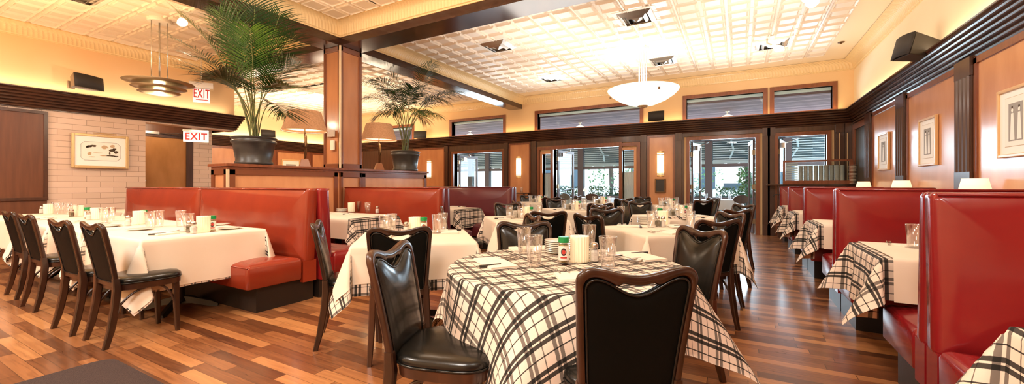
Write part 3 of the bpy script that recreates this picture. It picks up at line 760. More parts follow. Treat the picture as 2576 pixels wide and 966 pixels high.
def make_spice():
    r = thing('seasoning_bottle', 'x', 'bottle'); r.scale = (1.27,) * 3
    obj('clear_body', MB().lathe([(.022, 0), (.024, .004), (.024, .085), (.021, .092)], 20), W['glass'], r, angle=50)
    obj('herbs', MB().lathe([(.021, .004), (.0225, .006), (.0225, .080), (.02, .084)], 20), W['spice'], r, angle=50)
    def arc(r_, a0, a1, z0, z1, n=10): return MB().grid([[(r_ * math.cos(a0 + (a1 - a0) * k / n), r_ * math.sin(a0 + (a1 - a0) * k / n), z) for z in (z0, z1)] for k in range(n + 1)])
    lb = obj('paper_label', arc(.0245, -1.35, 1.35, .014, .078), W['label_w'], r)
    def spot(r_, w, h, z, n=16):
        mb = MB(); b = [mb.vert(r_, 0, z)]
        for k in range(n):
            a = w * math.cos(2 * PI * k / n); mb.vert(r_ * math.cos(a), r_ * math.sin(a), z + h * math.sin(2 * PI * k / n))
        for k in range(n): mb.face((0, 1 + k, 1 + (k + 1) % n))
        return mb
    obj('round_emblem', spot(.0249, .52, .017, .052), W['label_k'], lb); obj('emblem_centre', spot(.0252, .34, .010, .052), W['label_r'], lb)
    obj('red_band', arc(.0249, -.6, .6, .024, .030), W['label_r'], lb)
    obj('lid', MB().lathe([(.0225, .092), (.0245, .094), (.0245, .114), (.022, .118), (.002, .118)], 24, rib=24, amp=.0004), W['green'], r, smooth=False)
    return r
def plate_mesh(r=.085, nm='bread_plate'):
    return MB().lathe([(.002, .004), (r * .55, .003), (r * .60, 0), (r * .66, .003), (r * .97, .012), (r, .014), (r * .97, .016), (r * .62, .008), (.002, .007)], 32).mesh(nm, W['china'], True)
ME_PLATE = plate_mesh(); ME_DISH = plate_mesh(.105, 'side_plate')
def make_knife():
    r = thing('steak_knife', 'x', 'knife'); r.scale = (1.25,) * 3
    obj('handle', MB().loops([[(x, y * w, z) for y, z in ((-1, .002), (1, .002), (1, .010), (0, .013), (-1, .010))] for x, w in ((0, .006), (.01, .009), (.06, .008), (.10, .007))]), W['handle'], r, angle=40)
    obj('blade', MB().loops([[(x, -w, .004), (x, w * .8, .004), (x, w * .8, .0065), (x, -w, .006)] for x, w in ((.10, .006), (.115, .009), (.17, .009), (.21, .005), (.222, .001))]), W['steel'], r)
    return r
def make_fork():
    r = thing('dinner_fork', 'x', 'fork'); r.scale = (1.2,) * 3
    mb = MB().loops([[(x, -w, z), (x, w, z), (x, w, z + .0028), (x, -w, z + .0028)] for x, w, z in ((0, .007, .002), (.03, .006, .003), (.08, .0035, .006), (.12, .004, .009), (.132, .011, .006), (.145, .0125, .003))])
    obj('handle', mb, W['steel'], r)
    mb = MB()
    for k in range(4):
        y = -.0105 + k * .007
        mb.loops([[(x, y - .0018, z), (x, y + .0018, z), (x, y + .0018, z + .002), (x, y - .0018, z + .002)] for x, z in ((.144, .003), (.17, .004), (.192, .009))])
    obj('tines', mb, W['steel'], r)
    return r
def napkin_mesh():
    mb = MB()
    for k, (x, y) in enumerate(((.155, .08), (.152, .078), (.154, .076))):
        mb.box(-x, x, -y, y, k * .004, k * .004 + .0036)
    return mb.mesh('folded_napkin', W['napkin'])
ME_NAP = napkin_mesh()
K_VOT, K_SALT, K_PEP, K_SPI, K_KNI, K_FOR = Kind(make_votive), Kind(make_shaker('salt')), Kind(make_shaker('pepper')), Kind(make_spice), Kind(make_knife), Kind(make_fork)
def glass(M, x, y, tn):
    o = bpy.data.objects.new('water_glass', ME_GLASS); C.objects.link(o); o.scale = (1.17,) * 3; o.location = M @ Vector((x, y, 0)); tag(o, None, None, 'water glasses'); return reg(o, 'empty clear water glass', tn, 'glass', M)
def votive(M, x, y, tn): return reg(K_VOT.put(M @ Vector((x, y, 0)), random.random(), 'x', 'votive candles'), 'lit ribbed glass votive candle', tn, 'candle', M)
def salt(M, x, y, tn): return reg(K_SALT.put(M @ Vector((x, y, 0)), .3, 'x', 'salt shakers'), 'salt shaker with metal lid', tn, 'shaker', M)
def pepper(M, x, y, tn): return reg(K_PEP.put(M @ Vector((x, y, 0)), .3, 'x', 'pepper shakers'), 'dark pepper shaker with metal lid', tn, 'shaker', M)
def spice(M, x, y, tn):
    p = M @ Vector((x, y, 0)); return reg(K_SPI.put(p, math.atan2(-p.y, -p.x), 'x', 'seasoning bottles'), 'green-lidded seasoning bottle', tn, 'bottle', M)
def plates(M, x, y, n, tn, me=None, g='stacked plates'):
    for k in range(n):
        o = bpy.data.objects.new('bread_plate', me or ME_PLATE); C.objects.link(o); o.location = M @ Vector((x, y, .012 * k))
        lv = ['bottom', 'second from bottom', 'third from bottom', 'fourth from bottom', 'third from top', 'second from top', 'top']
        if n == 7: lb = '%s stacked plate, %s' % (lv[k], tn)
        elif n == 1: lb = 'single white plate, ' + tn
        else: lb = '%s stacked plate, %s' % (['bottom', 'lower middle', 'upper middle', 'top'][k if n == 4 else (0, 1, 3)[k]], tn)
        tag(o, lb, 'plate', g)
def setting(M, x, y, a, tn, forks=2, nap=True):
    """folded napkin, steak knife and forks; a = degrees the diner faces (local)"""
    ca, sa = math.cos(R(a)), math.sin(R(a)); at = lambda u, v: M @ Vector((x + u * ca - v * sa, y + u * sa + v * ca, 0))
    rz = M.to_euler().z + R(a)
    if nap:
        o = bpy.data.objects.new('folded_napkin', ME_NAP); C.objects.link(o); o.location = at(0, 0); o.rotation_euler = (0, 0, rz + PI / 2); tag(o, None, None, 'folded napkins')
        reg(o, 'folded white napkin', tn, 'napkin', M)
    reg(K_KNI.put(at(-.12, -.085), rz + .05, 'x', 'steak knives'), 'black-handled steak knife', tn, 'knife', M)
    for k in range(forks): reg(K_FOR.put(at(-.06, .085 + .035 * k), rz + .1 * k - .05, 'x', 'dinner forks'), 'steel dinner fork', tn, 'fork', M)
def finish_labels():
    words = {1: [''], 2: ['left-hand ', 'right-hand '], 3: ['leftmost ', 'middle ', 'rightmost '],
             4: ['leftmost ', 'second from left ', 'third from left ', 'rightmost '], 5: ['leftmost ', 'second from left ', 'middle ', 'fourth from left ', 'rightmost '],
             6: ['leftmost ', 'second from left ', 'third from left ', 'fourth from left ', 'fifth from left ', 'rightmost '],
             8: ['leftmost '] + [w + ' from left ' for w in ('second', 'third', 'fourth', 'fifth', 'sixth', 'seventh')] + ['rightmost ']}
    for (what, tn), l in REG.items():
        l.sort(key=lambda o: side(o.location))
        for o, w in zip(l, words[len(l)]): o['label'] = w + what + ', ' + tn

# ---- foreground round table
TN1 = 'on the round plaid table'
cx, cy, RR = -.854, 2.156, .64
t = thing('round_table', 'round dining table under the plaid cloth in the foreground', 'table', (cx, cy, 0))
obj('tabletop', MB().lathe([(.01, TT - .03), (RR - .004, TT - .03), (RR - .004, TT - .002), (.01, TT - .002)], 64), W['dark'], t); pedestal(t, TT, PI / 4, .38)
o = obj('plaid_tablecloth', round_cloth(RR, .905, R(-39), .002, 3), W['plaid'], None, (cx, cy, TT), 0, smooth=True)
tag(o, 'black and cream plaid cloth draped over the round foreground table', 'tablecloth')
M1 = Matrix.Translation((cx, cy, TT + .004))
def at_top(px, py, z=TT):    # pixel of the photo -> point on a table top, used while laying the table
    u, v = (px - 1288) / F, (465 - py) / F; tt = (z - HC) / v
    return Vector((tt * (-SN + u * CS), tt * (CS + u * SN), 0)) 
def L1(px, py): p = at_top(px, py); return p.x - cx, p.y - cy
for q in ((1318, 640), (1344, 672), (1482, 628), (1529, 676)): glass(M1, *L1(*q), TN1)
votive(M1, *L1(1458, 660), TN1); spice(M1, *L1(1418, 663), TN1); salt(M1, *L1(1495, 660), TN1)
plates(M1, *L1(1402, 638), 7, TN1)
def SL(px, py, a, **k): setting(M1, *L1(px, py), a, TN1, **k)
SL(1245, 665, 52); SL(1480, 700, 125); SL(1610, 648, 228); SL(1340, 628, -45)
chair(-1.15, 1.49, 20, 'glossy black chair seen side-on, left of the round plaid table', 'chairs at the round plaid table')
chair(-.46, 1.66, 124, 'black chair with its back to the viewer at the round plaid table', 'chairs at the round plaid table')
chair(-.41, 2.74, 228, 'black chair facing left, right of the round plaid table', 'chairs at the round plaid table')
chair(-1.28, 2.56, -55, 'red-framed black chair pushed in behind the round plaid table', 'chairs at the round plaid table')

# ---- square tables of the middle floor, set on the diamond
def square_table(tx, ty, tn, lab, seed, full=True, chairs='nlfr', rot=42, cd=.80, stack=True, half=.45):
    M = table(tx, ty, half, half, rot, tn, (.36,) * 4, (.28,) * 4, seed=seed)
    g = .15
    gl = [(-.22, -.05), (-.10, -.20), (.10, .20), (.22, .06)]
    for p in gl: glass(M, *p, tn)
    votive(M, .02, -.02, tn); spice(M, .075, -.04, tn); salt(M, -.05, -.06, tn); pepper(M, -.075, .02, tn)
    if stack: plates(M, -.05, .14, 7, tn)
    if full:
        for a, (sx, sy) in ((90, (0, -.30)), (-90, (0, .30)), (0, (-.30, 0)), (180, (.30, 0))): setting(M, sx, sy, a, tn, forks=1)
    ang = {'n': (-90, 'near side'), 'l': (180, 'left side'), 'f': (90, 'far side'), 'r': (0, 'right side')}
    for c in chairs:
        a, w = ang[c]; d = R(rot + a)
        chair(tx + cd * math.cos(d), ty + cd * math.sin(d), rot + a + 180 + random.uniform(-6, 6), 'black vinyl chair at the %s, %s' % (w, lab), 'black chairs of the middle floor')
    return M
TN2, TN3 = 'on the square table left of the round one', 'on the square table right behind the round one'
M2 = table(-2.43, 2.68, .45, .45, 42, TN2, (.36,) * 4, (.28,) * 4, seed=12)
def LM(M, px, py): p = M.inverted() @ (at_top(px, py) + Vector((0, 0, TT))); return p.x, p.y
for q in ((966, 592), (986, 585), (1099, 588), (1114, 582)): glass(M2, *LM(M2, *q), TN2)
votive(M2, *LM(M2, 1044, 590), TN2); spice(M2, *LM(M2, 1066, 590), TN2); salt(M2, *LM(M2, 1022, 592), TN2)
setting(M2, .30, .25, 180, TN2, forks=1); setting(M2, -.28, .1, 0, TN2, forks=1)
chair(-2.18, 2.24, 133, 'black chair seen from behind at the table left of the round one', 'chairs at the table left of the round one')
chair(-2.64, 2.23, 47, 'black chair in profile beside the red bench end, facing right', 'chairs at the table left of the round one')
chair(-1.92, 3.30, -135, 'black chair seen edge-on at the right of that left-hand square table', 'chairs at the table left of the round one')
M3 = table(-.66, 4.30, .45, .45, 42, TN3, (.36,) * 4, (.28,) * 4, seed=5)
for q in ((1562, 555), (1638, 574), (1737, 574), (1650, 548)): glass(M3, *LM(M3, *q), TN3)
votive(M3, *LM(M3, 1668, 566), TN3); spice(M3, *LM(M3, 1660, 556), TN3); salt(M3, *LM(M3, 1668, 573), TN3); pepper(M3, *LM(M3, 1655, 573), TN3)
plates(M3, *LM(M3, 1622, 566), 7, TN3)
setting(M3, *LM(M3, 1590, 572), 62, TN3); setting(M3, *LM(M3, 1690, 588), 120, TN3); setting(M3, .25, .1, 180, TN3, forks=1)
o = obj('folded_plaid_cloth', MB().box(-.11, .11, -.07, .07, 0, .018).box(-.108, .11, -.069, .07, .018, .036), W['plaid'], None, M3 @ Vector((*LM(M3, 1705, 552), 0)), R(20), bevel=.006)
me = o.data; uvl = me.uv_layers.new(name='UVMap')
for lp in me.loops: v = me.vertices[lp.vertex_index].co; uvl.data[lp.index].uv = (v.x + v.z, v.y + v.z)
tag(o, 'folded plaid cloth lying flat on the square table right behind the round one', 'cloth')
G3 = 'black chairs of the middle floor'
for x, y, a, lb in ((-1.12, 4.02, 58, 'black chair at the left corner of the table right behind the round one'),
                    (-.33, 3.95, 130, 'black chair by the aisle, its back to the viewer, behind the round table'),
                    (-.30, 4.60, -140, 'black chair facing left at the far aisle side, second table back'),
                    (-1.22, 4.62, -52, 'black chair facing the viewer at the far left, second table back')):
    chair(x, y, a, lb, G3)
square_table(-.75, 6.2, 'on the third table along the aisle', 'third table along the aisle', 21)
square_table(-1.3, 9.15, 'on the table nearest the aisle doorway', 'table nearest the aisle doorway', 22, full=False)
M6 = square_table(-2.5, 4.85, 'on the middle table in front of the dark booth', 'middle table in front of the dark booth', 23)
square_table(-2.6, 7.0, 'on the second middle table back', 'second middle table back', 24)
square_table(-2.85, 9.55, 'on the table in front of the middle doorway', 'table in front of the middle doorway', 25, full=False, chairs='nlr')
square_table(-4.5, 9.5, 'on the table below the left far sconce', 'table below the left far sconce', 26, full=False, chairs='nfr')
square_table(-5.25, 8.15, 'on the table behind the dark booth back', 'table behind the dark booth back', 27, full=False, chairs='f', stack=False, rot=0)

# ---- left row along the red bench
GL = 'chairs along the left bench row'
def row_table(x0, x1, tn, seed, spots, white=(.30, .40, .36, .36), y0=1.44, y1=2.40):
    return table((x0 + x1) / 2, (y0 + y1) / 2, (x1 - x0) / 2, (y1 - y0) / 2, 0, tn, tuple(w + .012 for w in white), white, seed=seed, amp=.05, beta=12)
TA = 'on the nearest table of the left bench row'; TB = 'on the second table of the left bench row'
TC = 'on the third table of the left bench row'; TD = 'on the fourth table of the left bench row'; TE = 'on the small table by the brick wall'
MA = row_table(-5.35, -4.2, TA, 31, None, (.3, .42, .38, .38))
for q in ((455, 572), (474, 584), (378, 576), (400, 572)): glass(MA if q[0] > 440 else MA, *LM(MA, *q), TA)
votive(MA, *LM(MA, 512, 586), TA); spice(MA, *LM(MA, 534, 584), TA); salt(MA, *LM(MA, 487, 590), TA); pepper(MA, *LM(MA, 476, 588), TA)
o = bpy.data.objects.new('side_plate', ME_DISH); C.objects.link(o); o.location = MA @ Vector((*LM(MA, 578, 578), 0)); tag(o, 'white side plate, front one of two near the red bench', 'plate', 'side plates')
o = bpy.data.objects.new('side_plate', ME_DISH); C.objects.link(o); o.location = MA @ Vector((*LM(MA, 552, 568), 0)); tag(o, 'white side plate, rear one of two near the red bench', 'plate', 'side plates')
o = bpy.data.objects.new('side_plate', ME_DISH); C.objects.link(o); o.location = MA @ Vector((*LM(MA, 350, 581), 0)); tag(o, 'white side plate beside the black-handled knife, nearest left bench table', 'plate', 'side plates')
setting(MA, *LM(MA, 405, 590), 90, TA, forks=1)
MBt = row_table(-6.42, -5.55, TB, 32, None)
for q in ((262, 562), (278, 558)): glass(MBt, *LM(MBt, *q), TB)
votive(MBt, *LM(MBt, 350, 566), TB); salt(MBt, *LM(MBt, 322, 570), TB); spice(MBt, *LM(MBt, 362, 562), TB)
setting(MBt, -.1, -.25, 90, TB, forks=1)
o = bpy.data.objects.new('side_plate', ME_DISH); C.objects.link(o); o.location = MBt @ Vector((.15, -.2, 0)); tag(o, 'white side plate, second table of the left bench row', 'plate', 'side plates')
MCt = row_table(-7.35, -6.5, TC, 33, None)
votive(MCt, *LM(MCt, 242, 554), TC); spice(MCt, *LM(MCt, 220, 552), TC); pepper(MCt, *LM(MCt, 180, 548), TC); salt(MCt, *LM(MCt, 223, 555), TC)
for q in ((170, 540), (186, 546)): glass(MCt, *LM(MCt, *q), TC)
setting(MCt, .05, -.3, 90, TC, forks=1)
MDt = row_table(-8.4, -7.5, TD, 34, None)
votive(MDt, *LM(MDt, 198, 545), TD); setting(MDt, .1, -.28, 90, TD, forks=1)
for q in ((145, 540), (155, 538)): glass(MDt, *LM(MDt, *q), TD)
TF = 'on the leftmost table of the bench row'
MF = row_table(-9.5, -8.65, TF, 36, None)
votive(MF, *LM(MF, 122, 539), TF); salt(MF, *LM(MF, 104, 538), TF)
for q in ((140, 536),): glass(MF, *LM(MF, *q), TF)
ME = table(-9.35, 3.25, .40, .42, 0, TE, (.2,) * 4, (.3,) * 4, seed=35, amp=.05)
spice(ME, *LM(ME, 252, 521), TE); salt(ME, *LM(ME, 283, 521), TE)
for q in ((293, 521), (303, 521), (268, 520)): glass(ME, *LM(ME, *q), TE)
chair(-4.23, 1.44, 90, 'scuffed black chair at the nearest left table, right one of two', GL)
chair(-4.83, 1.41, 92, 'black chair at the nearest left table, left one of two', GL)
chair(-6.00, 1.46, 91, 'black chair at the second left bench table, seen from behind', GL)
chair(-6.80, 1.50, 90, 'black chair cut off by the left picture edge, third bench table', GL)
# ------------------------------------------------------------------ upholstered benches
def rrect(x0, x1, y0, y1, r, n=5):
    p = []
    for cx_, cy_, a0 in ((x1 - r, y1 - r, 0), (x0 + r, y1 - r, PI / 2), (x0 + r, y0 + r, PI), (x1 - r, y0 + r, 1.5 * PI)):
        for k in range(n + 1):
            a = a0 + PI / 2 * k / n; p.append((cx_ + r * math.cos(a), cy_ + r * math.sin(a)))
    # densify straight runs a little
    return p
def pillow(x0, x1, a0, a1, d0, d1, r, bulge, mk):
    """cushion: rounded rectangle (x,a) stacked along depth from d0 (flat side) to d1 (puffed side); mk(x,a,d)->point"""
    s = 1 if d1 > d0 else -1; rg = []; mx, ma = (x0 + x1) / 2, (a0 + a1) / 2
    for ins, d in ((.012, d0), (0, d0 + s * .012), (0, d1 - s * .035), (.010, d1 - s * .012), (.030, d1), (.09, d1 + s * bulge * .45), (.2, d1 + s * bulge * .85)):
        ins = min(ins, (a1 - a0) * .45)
        rg.append([mk(x, a, d) for x, a in rrect(x0 + ins, x1 - ins, a0 + ins, a1 - ins, max(.012, r - ins * .5))])
    rg.append([mk(mx + (x - mx) * .5, ma + (a - ma) * .3, d1 + s * bulge) for x, a in rrect(x0, x1, a0, a1, r)])
    return MB().loops(rg, True, True, True)
def bench(x0, x1, yb, face, mat, label, group, th=.125, seat_d=.56, cat='bench'):
    """bench whose back stands from yb away from the sitter; face=-1 sits looking to -y"""
    f = face; t = thing('booth_bench', label, cat, ((x0 + x1) / 2, yb, 0), 0, group); w = (x1 - x0) / 2
    mk = lambda x, a, d: (x, d * f * -1 * -1, a)
    def back(x, z, d):  # d = distance towards the sitter; slight rake
        return (x, f * (d - .05 * (z - .45) + .02), z)
    obj('backrest', pillow(-w, w, .40, 1.165, -th - .0, .0, .03, .035, back), mat, t, smooth=True)
    obj('seat', pillow(-w, w, .035, seat_d + .02, .235, .455, .03, .028, lambda x, a, d: (x, f * a, d)), mat, t, smooth=True)
    y0, y1 = sorted((f * (-th + .01), f * (seat_d - .09)))
    obj('plinth', MB().box(-w + .05, w - .05, y0, y1, 0, .24), W['black_base'], t)
    y0, y1 = sorted((f * (-th + .005), f * .03))
    obj('end_panel', MB().box(-w + .004, w - .004, y0, y1, .20, .42), mat, t)
    pts = [(-w + .02, f * (.0 + .02 - .05 * .69), 1.155), (w - .02, f * (.0 + .02 - .05 * .69), 1.155)]
    obj('back_piping', MB().tube(pts, .007, 8), mat, t, smooth=True)
    obj('seat_piping', MB().tube([(-w + .01, f * (seat_d + .012), .435), (w - .01, f * (seat_d + .012), .435)], .007, 8), mat, t, smooth=True)
    return t
GB, GR_ = 'red booth benches against the half wall', 'red booth benches along the right wall'
bench(-6.10, -3.9, 2.66, -1, W['bench_o'], 'red vinyl bench section nearest the viewer, right half of the long left bench', GB)
bench(-8.40, -6.11, 2.66, -1, W['bench_o'], 'red vinyl bench section nearest the brick wall, left half of the long bench', GB)
bench(-5.97, -3.86, 2.93, 1, W['bench'], 'red vinyl bench back to back behind the long left bench', GB)
bench(-5.97, -3.86, 4.76, -1, W['bench_o'], 'dark red vinyl bench in front of the wood pillar', GB)
bench(-5.97, -3.86, 5.03, 1, W['bench_d'], 'bench hidden behind the dark red one by the pillar', GB)
bench(-5.97, -3.86, 6.90, -1, W['bench_d'], 'red vinyl bench with painted plum glare at the far end of the half wall', GB)
bench(-5.97, -3.86, 7.17, 1, W['bench_d'], 'bench behind the glare-tinted red one, only its edge showing', GB)
RB = [('nearest', 2.62), ('second', 4.80), ('third', 6.95), ('fourth', 9.05)]
for nm, y in RB:
    bench(.79, 2.14, y, -1, W['bench'], 'red vinyl booth bench on the right facing the viewer, %s of the row' % nm, GR_, th=.10)
    bench(.79, 2.14, y + .215, 1, W['bench'], 'red vinyl booth bench on the right facing away, at the %s divider' % nm, GR_, th=.10)
bench(.79, 2.14, 10.92, -1, W['bench'], 'red vinyl booth bench farthest away below the glass screen', GR_, th=.10)

# booth tables (white cloth only along the table, plaid showing at the aisle end)
def booth_table(xc, yc, hx, hy, end, tn, seed, white=True):
    p = (.34, .10, .26, .26) if end < 0 else (.10, .34, .26, .26)
    w = (0, .05, .30, .30) if end < 0 else (.05, .0, .30, .30)
    M = table(xc, yc, hx, hy, 0, tn, (p[0] + (.04 if end < 0 else 0), p[1], .255, .255), None, seed=seed, amp=(.16, .0), beta=24)
    if white:
        d = .05 * -end
        o = obj('white_tablecloth', rect_cloth(hx - .025, hy, 0 if end < 0 else .05, .05 if end < 0 else 0, .27, .27, .012, .0, seed), W['white'], None, (xc + (.022 if end < 0 else -.022), yc, TT), 0, smooth=True)
        tag(o, 'white runner cloth, ' + tn, 'tablecloth')
    return M
BT = ['on the nearest right booth table', 'on the second right booth table', 'on the third right booth table', 'on the fourth right booth table', 'on the farthest right booth table']
for i, (y, nm) in enumerate(zip((1.50, 3.68, 6.0, 8.15, 10.15), BT)):
    M = booth_table(1.44, y, .68, .40, -1, nm, 50 + i)
    if i == 1:
        glass(M, *LM(M, 2300, 629), nm); setting(M, *LM(M, 2275, 622), 80, nm, forks=1, nap=False)
        o = bpy.data.objects.new('folded_napkin', ME_NAP); C.objects.link(o); o.location = M @ Vector((*LM(M, 2312, 624), 0)); o.rotation_euler = (0, 0, .4); tag(o, 'white napkin beside the glass, second right booth table', 'napkin', 'folded napkins')
LT = ['on the booth table behind the nearest red divider, left', 'on the booth table beside the glare-tinted bench', '']
TG, TH_ = 'on the booth table in front of the dark red bench', 'on the booth table in front of the glare-tinted bench'
MG = booth_table(-5.12, 4.0, .78, .40, 1, TG, 61)
for q in ((824, 531), (838, 531), (905, 533), (925, 537)): glass(MG, *LM(MG, *q), TG)
votive(MG, *LM(MG, 884, 534), TG); salt(MG, *LM(MG, 949, 538), TG); plates(MG, *LM(MG, 860, 534), 4, TG); setting(MG, *LM(MG, 866, 540), 100, TG, forks=0)
MH = booth_table(-5.12, 6.2, .78, .38, 1, TH_, 62)
for q in ((1127, 516), (1147, 517)): glass(MH, *LM(MH, *q), TH_)
salt(MH, *LM(MH, 1178, 518), TH_); setting(MH, *LM(MH, 1150, 521), 100, TH_, forks=0)

# small shaded lamps on the right booth tables
def make_booth_lamp():
    r = thing('booth_lamp', 'x', 'lamp')
    obj('lamp_shade', MB().lathe([(.115, .37), (.088, .50)], 28, cap0=False, cap1=False), W['cream_shade'], r, smooth=True, solid=.003)
    obj('stem', MB().lathe([(.05, 0), (.05, .012), (.012, .025), (.008, .10), (.014, .16), (.007, .2), (.007, .40)], 16), W['brass'], r, smooth=True)
    return r
KL = Kind(make_booth_lamp)
for y, lb in ((5.72, 'nearest'), (7.80, 'middle'), (9.84, 'farthest')):
    KL.put((2.02, y, TT + .012), 0, 'cream shaded booth lamp against the right wall, %s of three' % lb, 'booth lamps on the right')

# ------------------------------------------------------------------ palms
def make_pot(name, label, x, y, z, r0, r1, h):
    t = thing(name, label, 'plant', (x, y, z))
    obj('pot', MB().lathe([(r0 * .98, 0), (r0 * 1.04, .012), (r0 * 1.04, h * .10), (r0 * .97, h * .15), (r1 * .90, h * .76), (r1 * .97, h * .79), (r1 * .97, h * .86), (r1 * .92, h * .88), (r1 * .95, h * .95), (r1, h * .97), (r1 * .96, h), (r1 * .86, h), (r1 * .84, h * .93)], 40, cap1=False), W['pot'], t, smooth=True)
    obj('soil', MB().lathe([(.002, h * .94), (r1 * .86, h * .93)], 24, cap0=False, cap1=False), W['soil'], t)
    return t
def frond(root, base, tip, rise, bare, n, ll, droop, mat, seed, wid=.0145):
    """arching pinnate leaf from base to tip (local), control point lifted by rise"""
    rnd = random.Random(seed); B, T = Vector(base), Vector(tip)
    mid = B.lerp(T, .38); mid.z = max(B.z, T.z) * .55 + B.z * .45 + rise
    mid.x = B.x + (T.x - B.x) * .22; mid.y = B.y + (T.y - B.y) * .22
    P = lambda t: B * (1 - t) ** 2 + mid * 2 * t * (1 - t) + T * t * t
    mb = MB(); L = 30
    mb.tube([P(k / L) for k in range(L + 1)], .0085, 6, .0018)
    rc = obj('stem', mb, W['stem'], root, smooth=True)
    mb = MB()
    for k in range(n):
        t = bare + (1 - bare) * (k + .5) / n; p = P(t); d = (P(min(1, t + .02)) - P(t - .02)).normalized()
        sd = d.cross(Vector((0, 0, 1)))
        if sd.length < .05: sd = Vector((1, 0, 0))
        sd.normalize(); up = sd.cross(d)
        u = (k + .5) / n; ln = ll * (math.sin(PI * min(1, .16 + .84 * u)) ** .6) * rnd.uniform(.85, 1.08); ln = max(ln, ll * .38)
        for s in (-1, 1):
            fw = .45 + .75 * u
            dr = (sd * s + d * fw + up * rnd.uniform(.05, .30)).normalized(); w = wid * rnd.uniform(.8, 1.1)
            a = []; q = p.copy(); v = dr.copy(); wv = (d - dr * d.dot(dr)).normalized() * w
            for j, ww in enumerate((.35, 1, .95, .62, .05)):
                a.append((q + wv * ww * .5, q - wv * ww * .5)); q = q + v * ln / 4; v = (v + Vector((0, 0, -droop * (.5 + .35 * j)))).normalized()
            b = len(mb.v)
            for e1, e2 in a: mb.v.append(tuple(e1)); mb.v.append(tuple(e2))
            for j in range(4): mb.face((b + 2 * j, b + 2 * j + 1, b + 2 * j + 3, b + 2 * j + 2))
    obj('frond', mb, mat, root)
RV, TV = Vector((CS, SN, 0)), Vector((SN, -CS, 0))      # room directions: along the picture plane / towards the room's front
def palm(t, pc, fscale, list_, h, seed, ll, droop, n=34):
    for i, (px, py, tw, rise, bare, lt) in enumerate(list_):
        c = (pc[0], pc[1])
        tip = RV * ((px - c[0]) * fscale) + TV * tw + Vector((0, 0, (c[1] - py) * fscale + h))
        a = i * 2.4; base = (.05 * math.cos(a), .05 * math.sin(a), h * .93)
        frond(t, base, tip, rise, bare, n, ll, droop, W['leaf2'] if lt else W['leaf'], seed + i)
P1 = make_pot('potted_palm', 'tall potted palm on the near end of the half wall', -6.22, 3.42, 1.49, .235, .30, .40)
# pot rim centre is seen at (637,345); 1 px = fscale metres there
palm(P1, (637, 345), .0057, [(432, 92, .10, .30, .46, 0), (462, 130, -.05, .40, .46, 0), (490, 48, .35, .25, .46, 1), (475, 172, .0, .45, .48, 0), (560, 212, .30, .50, .52, 0), (585, 0, .65, .10, .42, 0),
     (668, -50, .95, .0, .40, 0), (720, -5, .7, .10, .45, 0), (755, 60, .5, .22, .46, 0), (772, 100, .3, .30, .48, 0), (758, 225, .25, .52, .52, 1), (740, 295, .2, .66, .56, 0),
     (592, 215, .5, .5, .54, 0), (705, 110, .7, .22, .46, 1), (610, 60, .5, .2, .46, 1), (712, 240, .5, .52, .55, 0), (540, 95, -.1, .35, .48, 0), (765, 160, .1, .42, .48, 0), (650, 40, .3, .2, .48, 0), (520, 20, .1, .2, .45, 0)], .40, 100, .56, .14, 30)
P2 = make_pot('potted_palm', 'smaller drooping potted palm at the far end of the half wall', -6.22, 6.53, 1.49, .25, .31, .42)
palm(P2, (1018, 380), .0085, [(908, 205, .2, .75, .5, 0), (925, 255, .3, .75, .5, 0), (945, 305, .2, .80, .55, 0), (1092, 170, .3, .2, .55, 0), (1168, 240, .3, .60, .5, 0), (1128, 262, .2, .8, .5, 0),
     (1112, 300, .3, .75, .55, 1), (965, 215, .5, .55, .5, 0), (1005, 245, .6, .75, .5, 0), (1060, 250, .5, .75, .5, 0), (975, 280, -.3, .8, .5, 0), (1040, 225, .1, .6, .5, 0), (1085, 300, .5, .8, .55, 1), (940, 215, -.2, .6, .5, 0), (985, 190, .1, .4, .5, 0), (1135, 225, -.2, .6, .5, 0), (1010, 290, .7, .9, .55, 0), (1060, 300, -.4, .9, .55, 0)], .42, 200, .50, .42, 26)

# ------------------------------------------------------------------ lamps on the half wall
def make_table_lamp():
    r = thing('table_lamp', 'x', 'lamp')
    obj('lamp_shade', MB().lathe([(.345, .585), (.335, .60), (.245, .90), (.240, .905)], 40, cap0=False, cap1=False), W['linen'], r, smooth=True, solid=.004)
    obj('shade_lining', MB().lathe([(.336, .592), (.238, .90)], 40, cap0=False, cap1=False), W['shade_in'], r, smooth=True)
    mb = MB().loops([[(-s, -s, z), (s, -s, z), (s, s, z), (-s, s, z)] for s, z in ((.085, 0), (.085, .012), (.050, .13), (.03, .135))])
    obj('base', mb, W['lampfoot'], r, bevel=.004)
    obj('rod', MB().tube([(0, 0, .13), (0, 0, .93)], .010, 8).lathe([(.02, .90), (.02, .92), (.004, .95)], 10), W['bronze'], r, smooth=True)
    # slender bird on a curved branch
    q = [(0.015 + .07 * math.sin(t * PI), .01, .15 + .36 * t) for t in [k / 12 for k in range(13)]]
    mb = MB().tube(q, .013, 8, .022).tube([(.015, .01, .51), (-.04, .01, .53), (-.075, .01, .51), (-.06, .01, .475)], .020, 8, .010)
    b = obj('bird_ornament', mb, W['bronze'], r, smooth=True)
    obj('crest', MB().tube([(-.05 + .035 * math.cos(a), .01, .55 + .035 * math.sin(a)) for a in [k * .6 for k in range(11)]], .006, 6).tube([(-.085 + .03 * math.cos(a), .01, .53 + .03 * math.sin(a)) for a in [k * .6 for k in range(11)]], .006, 6), W['bronze'], b, smooth=True)
    return r
KT = Kind(make_table_lamp)
KT.put((-6.22, 4.22, 1.49), R(-30), 'linen shaded lamp with bronze bird, left of the wood pillar', 'lamps on the half wall')
KT.put((-6.22, 5.80, 1.49), R(-30), 'linen shaded lamp with bronze bird, right of the wood pillar', 'lamps on the half wall')

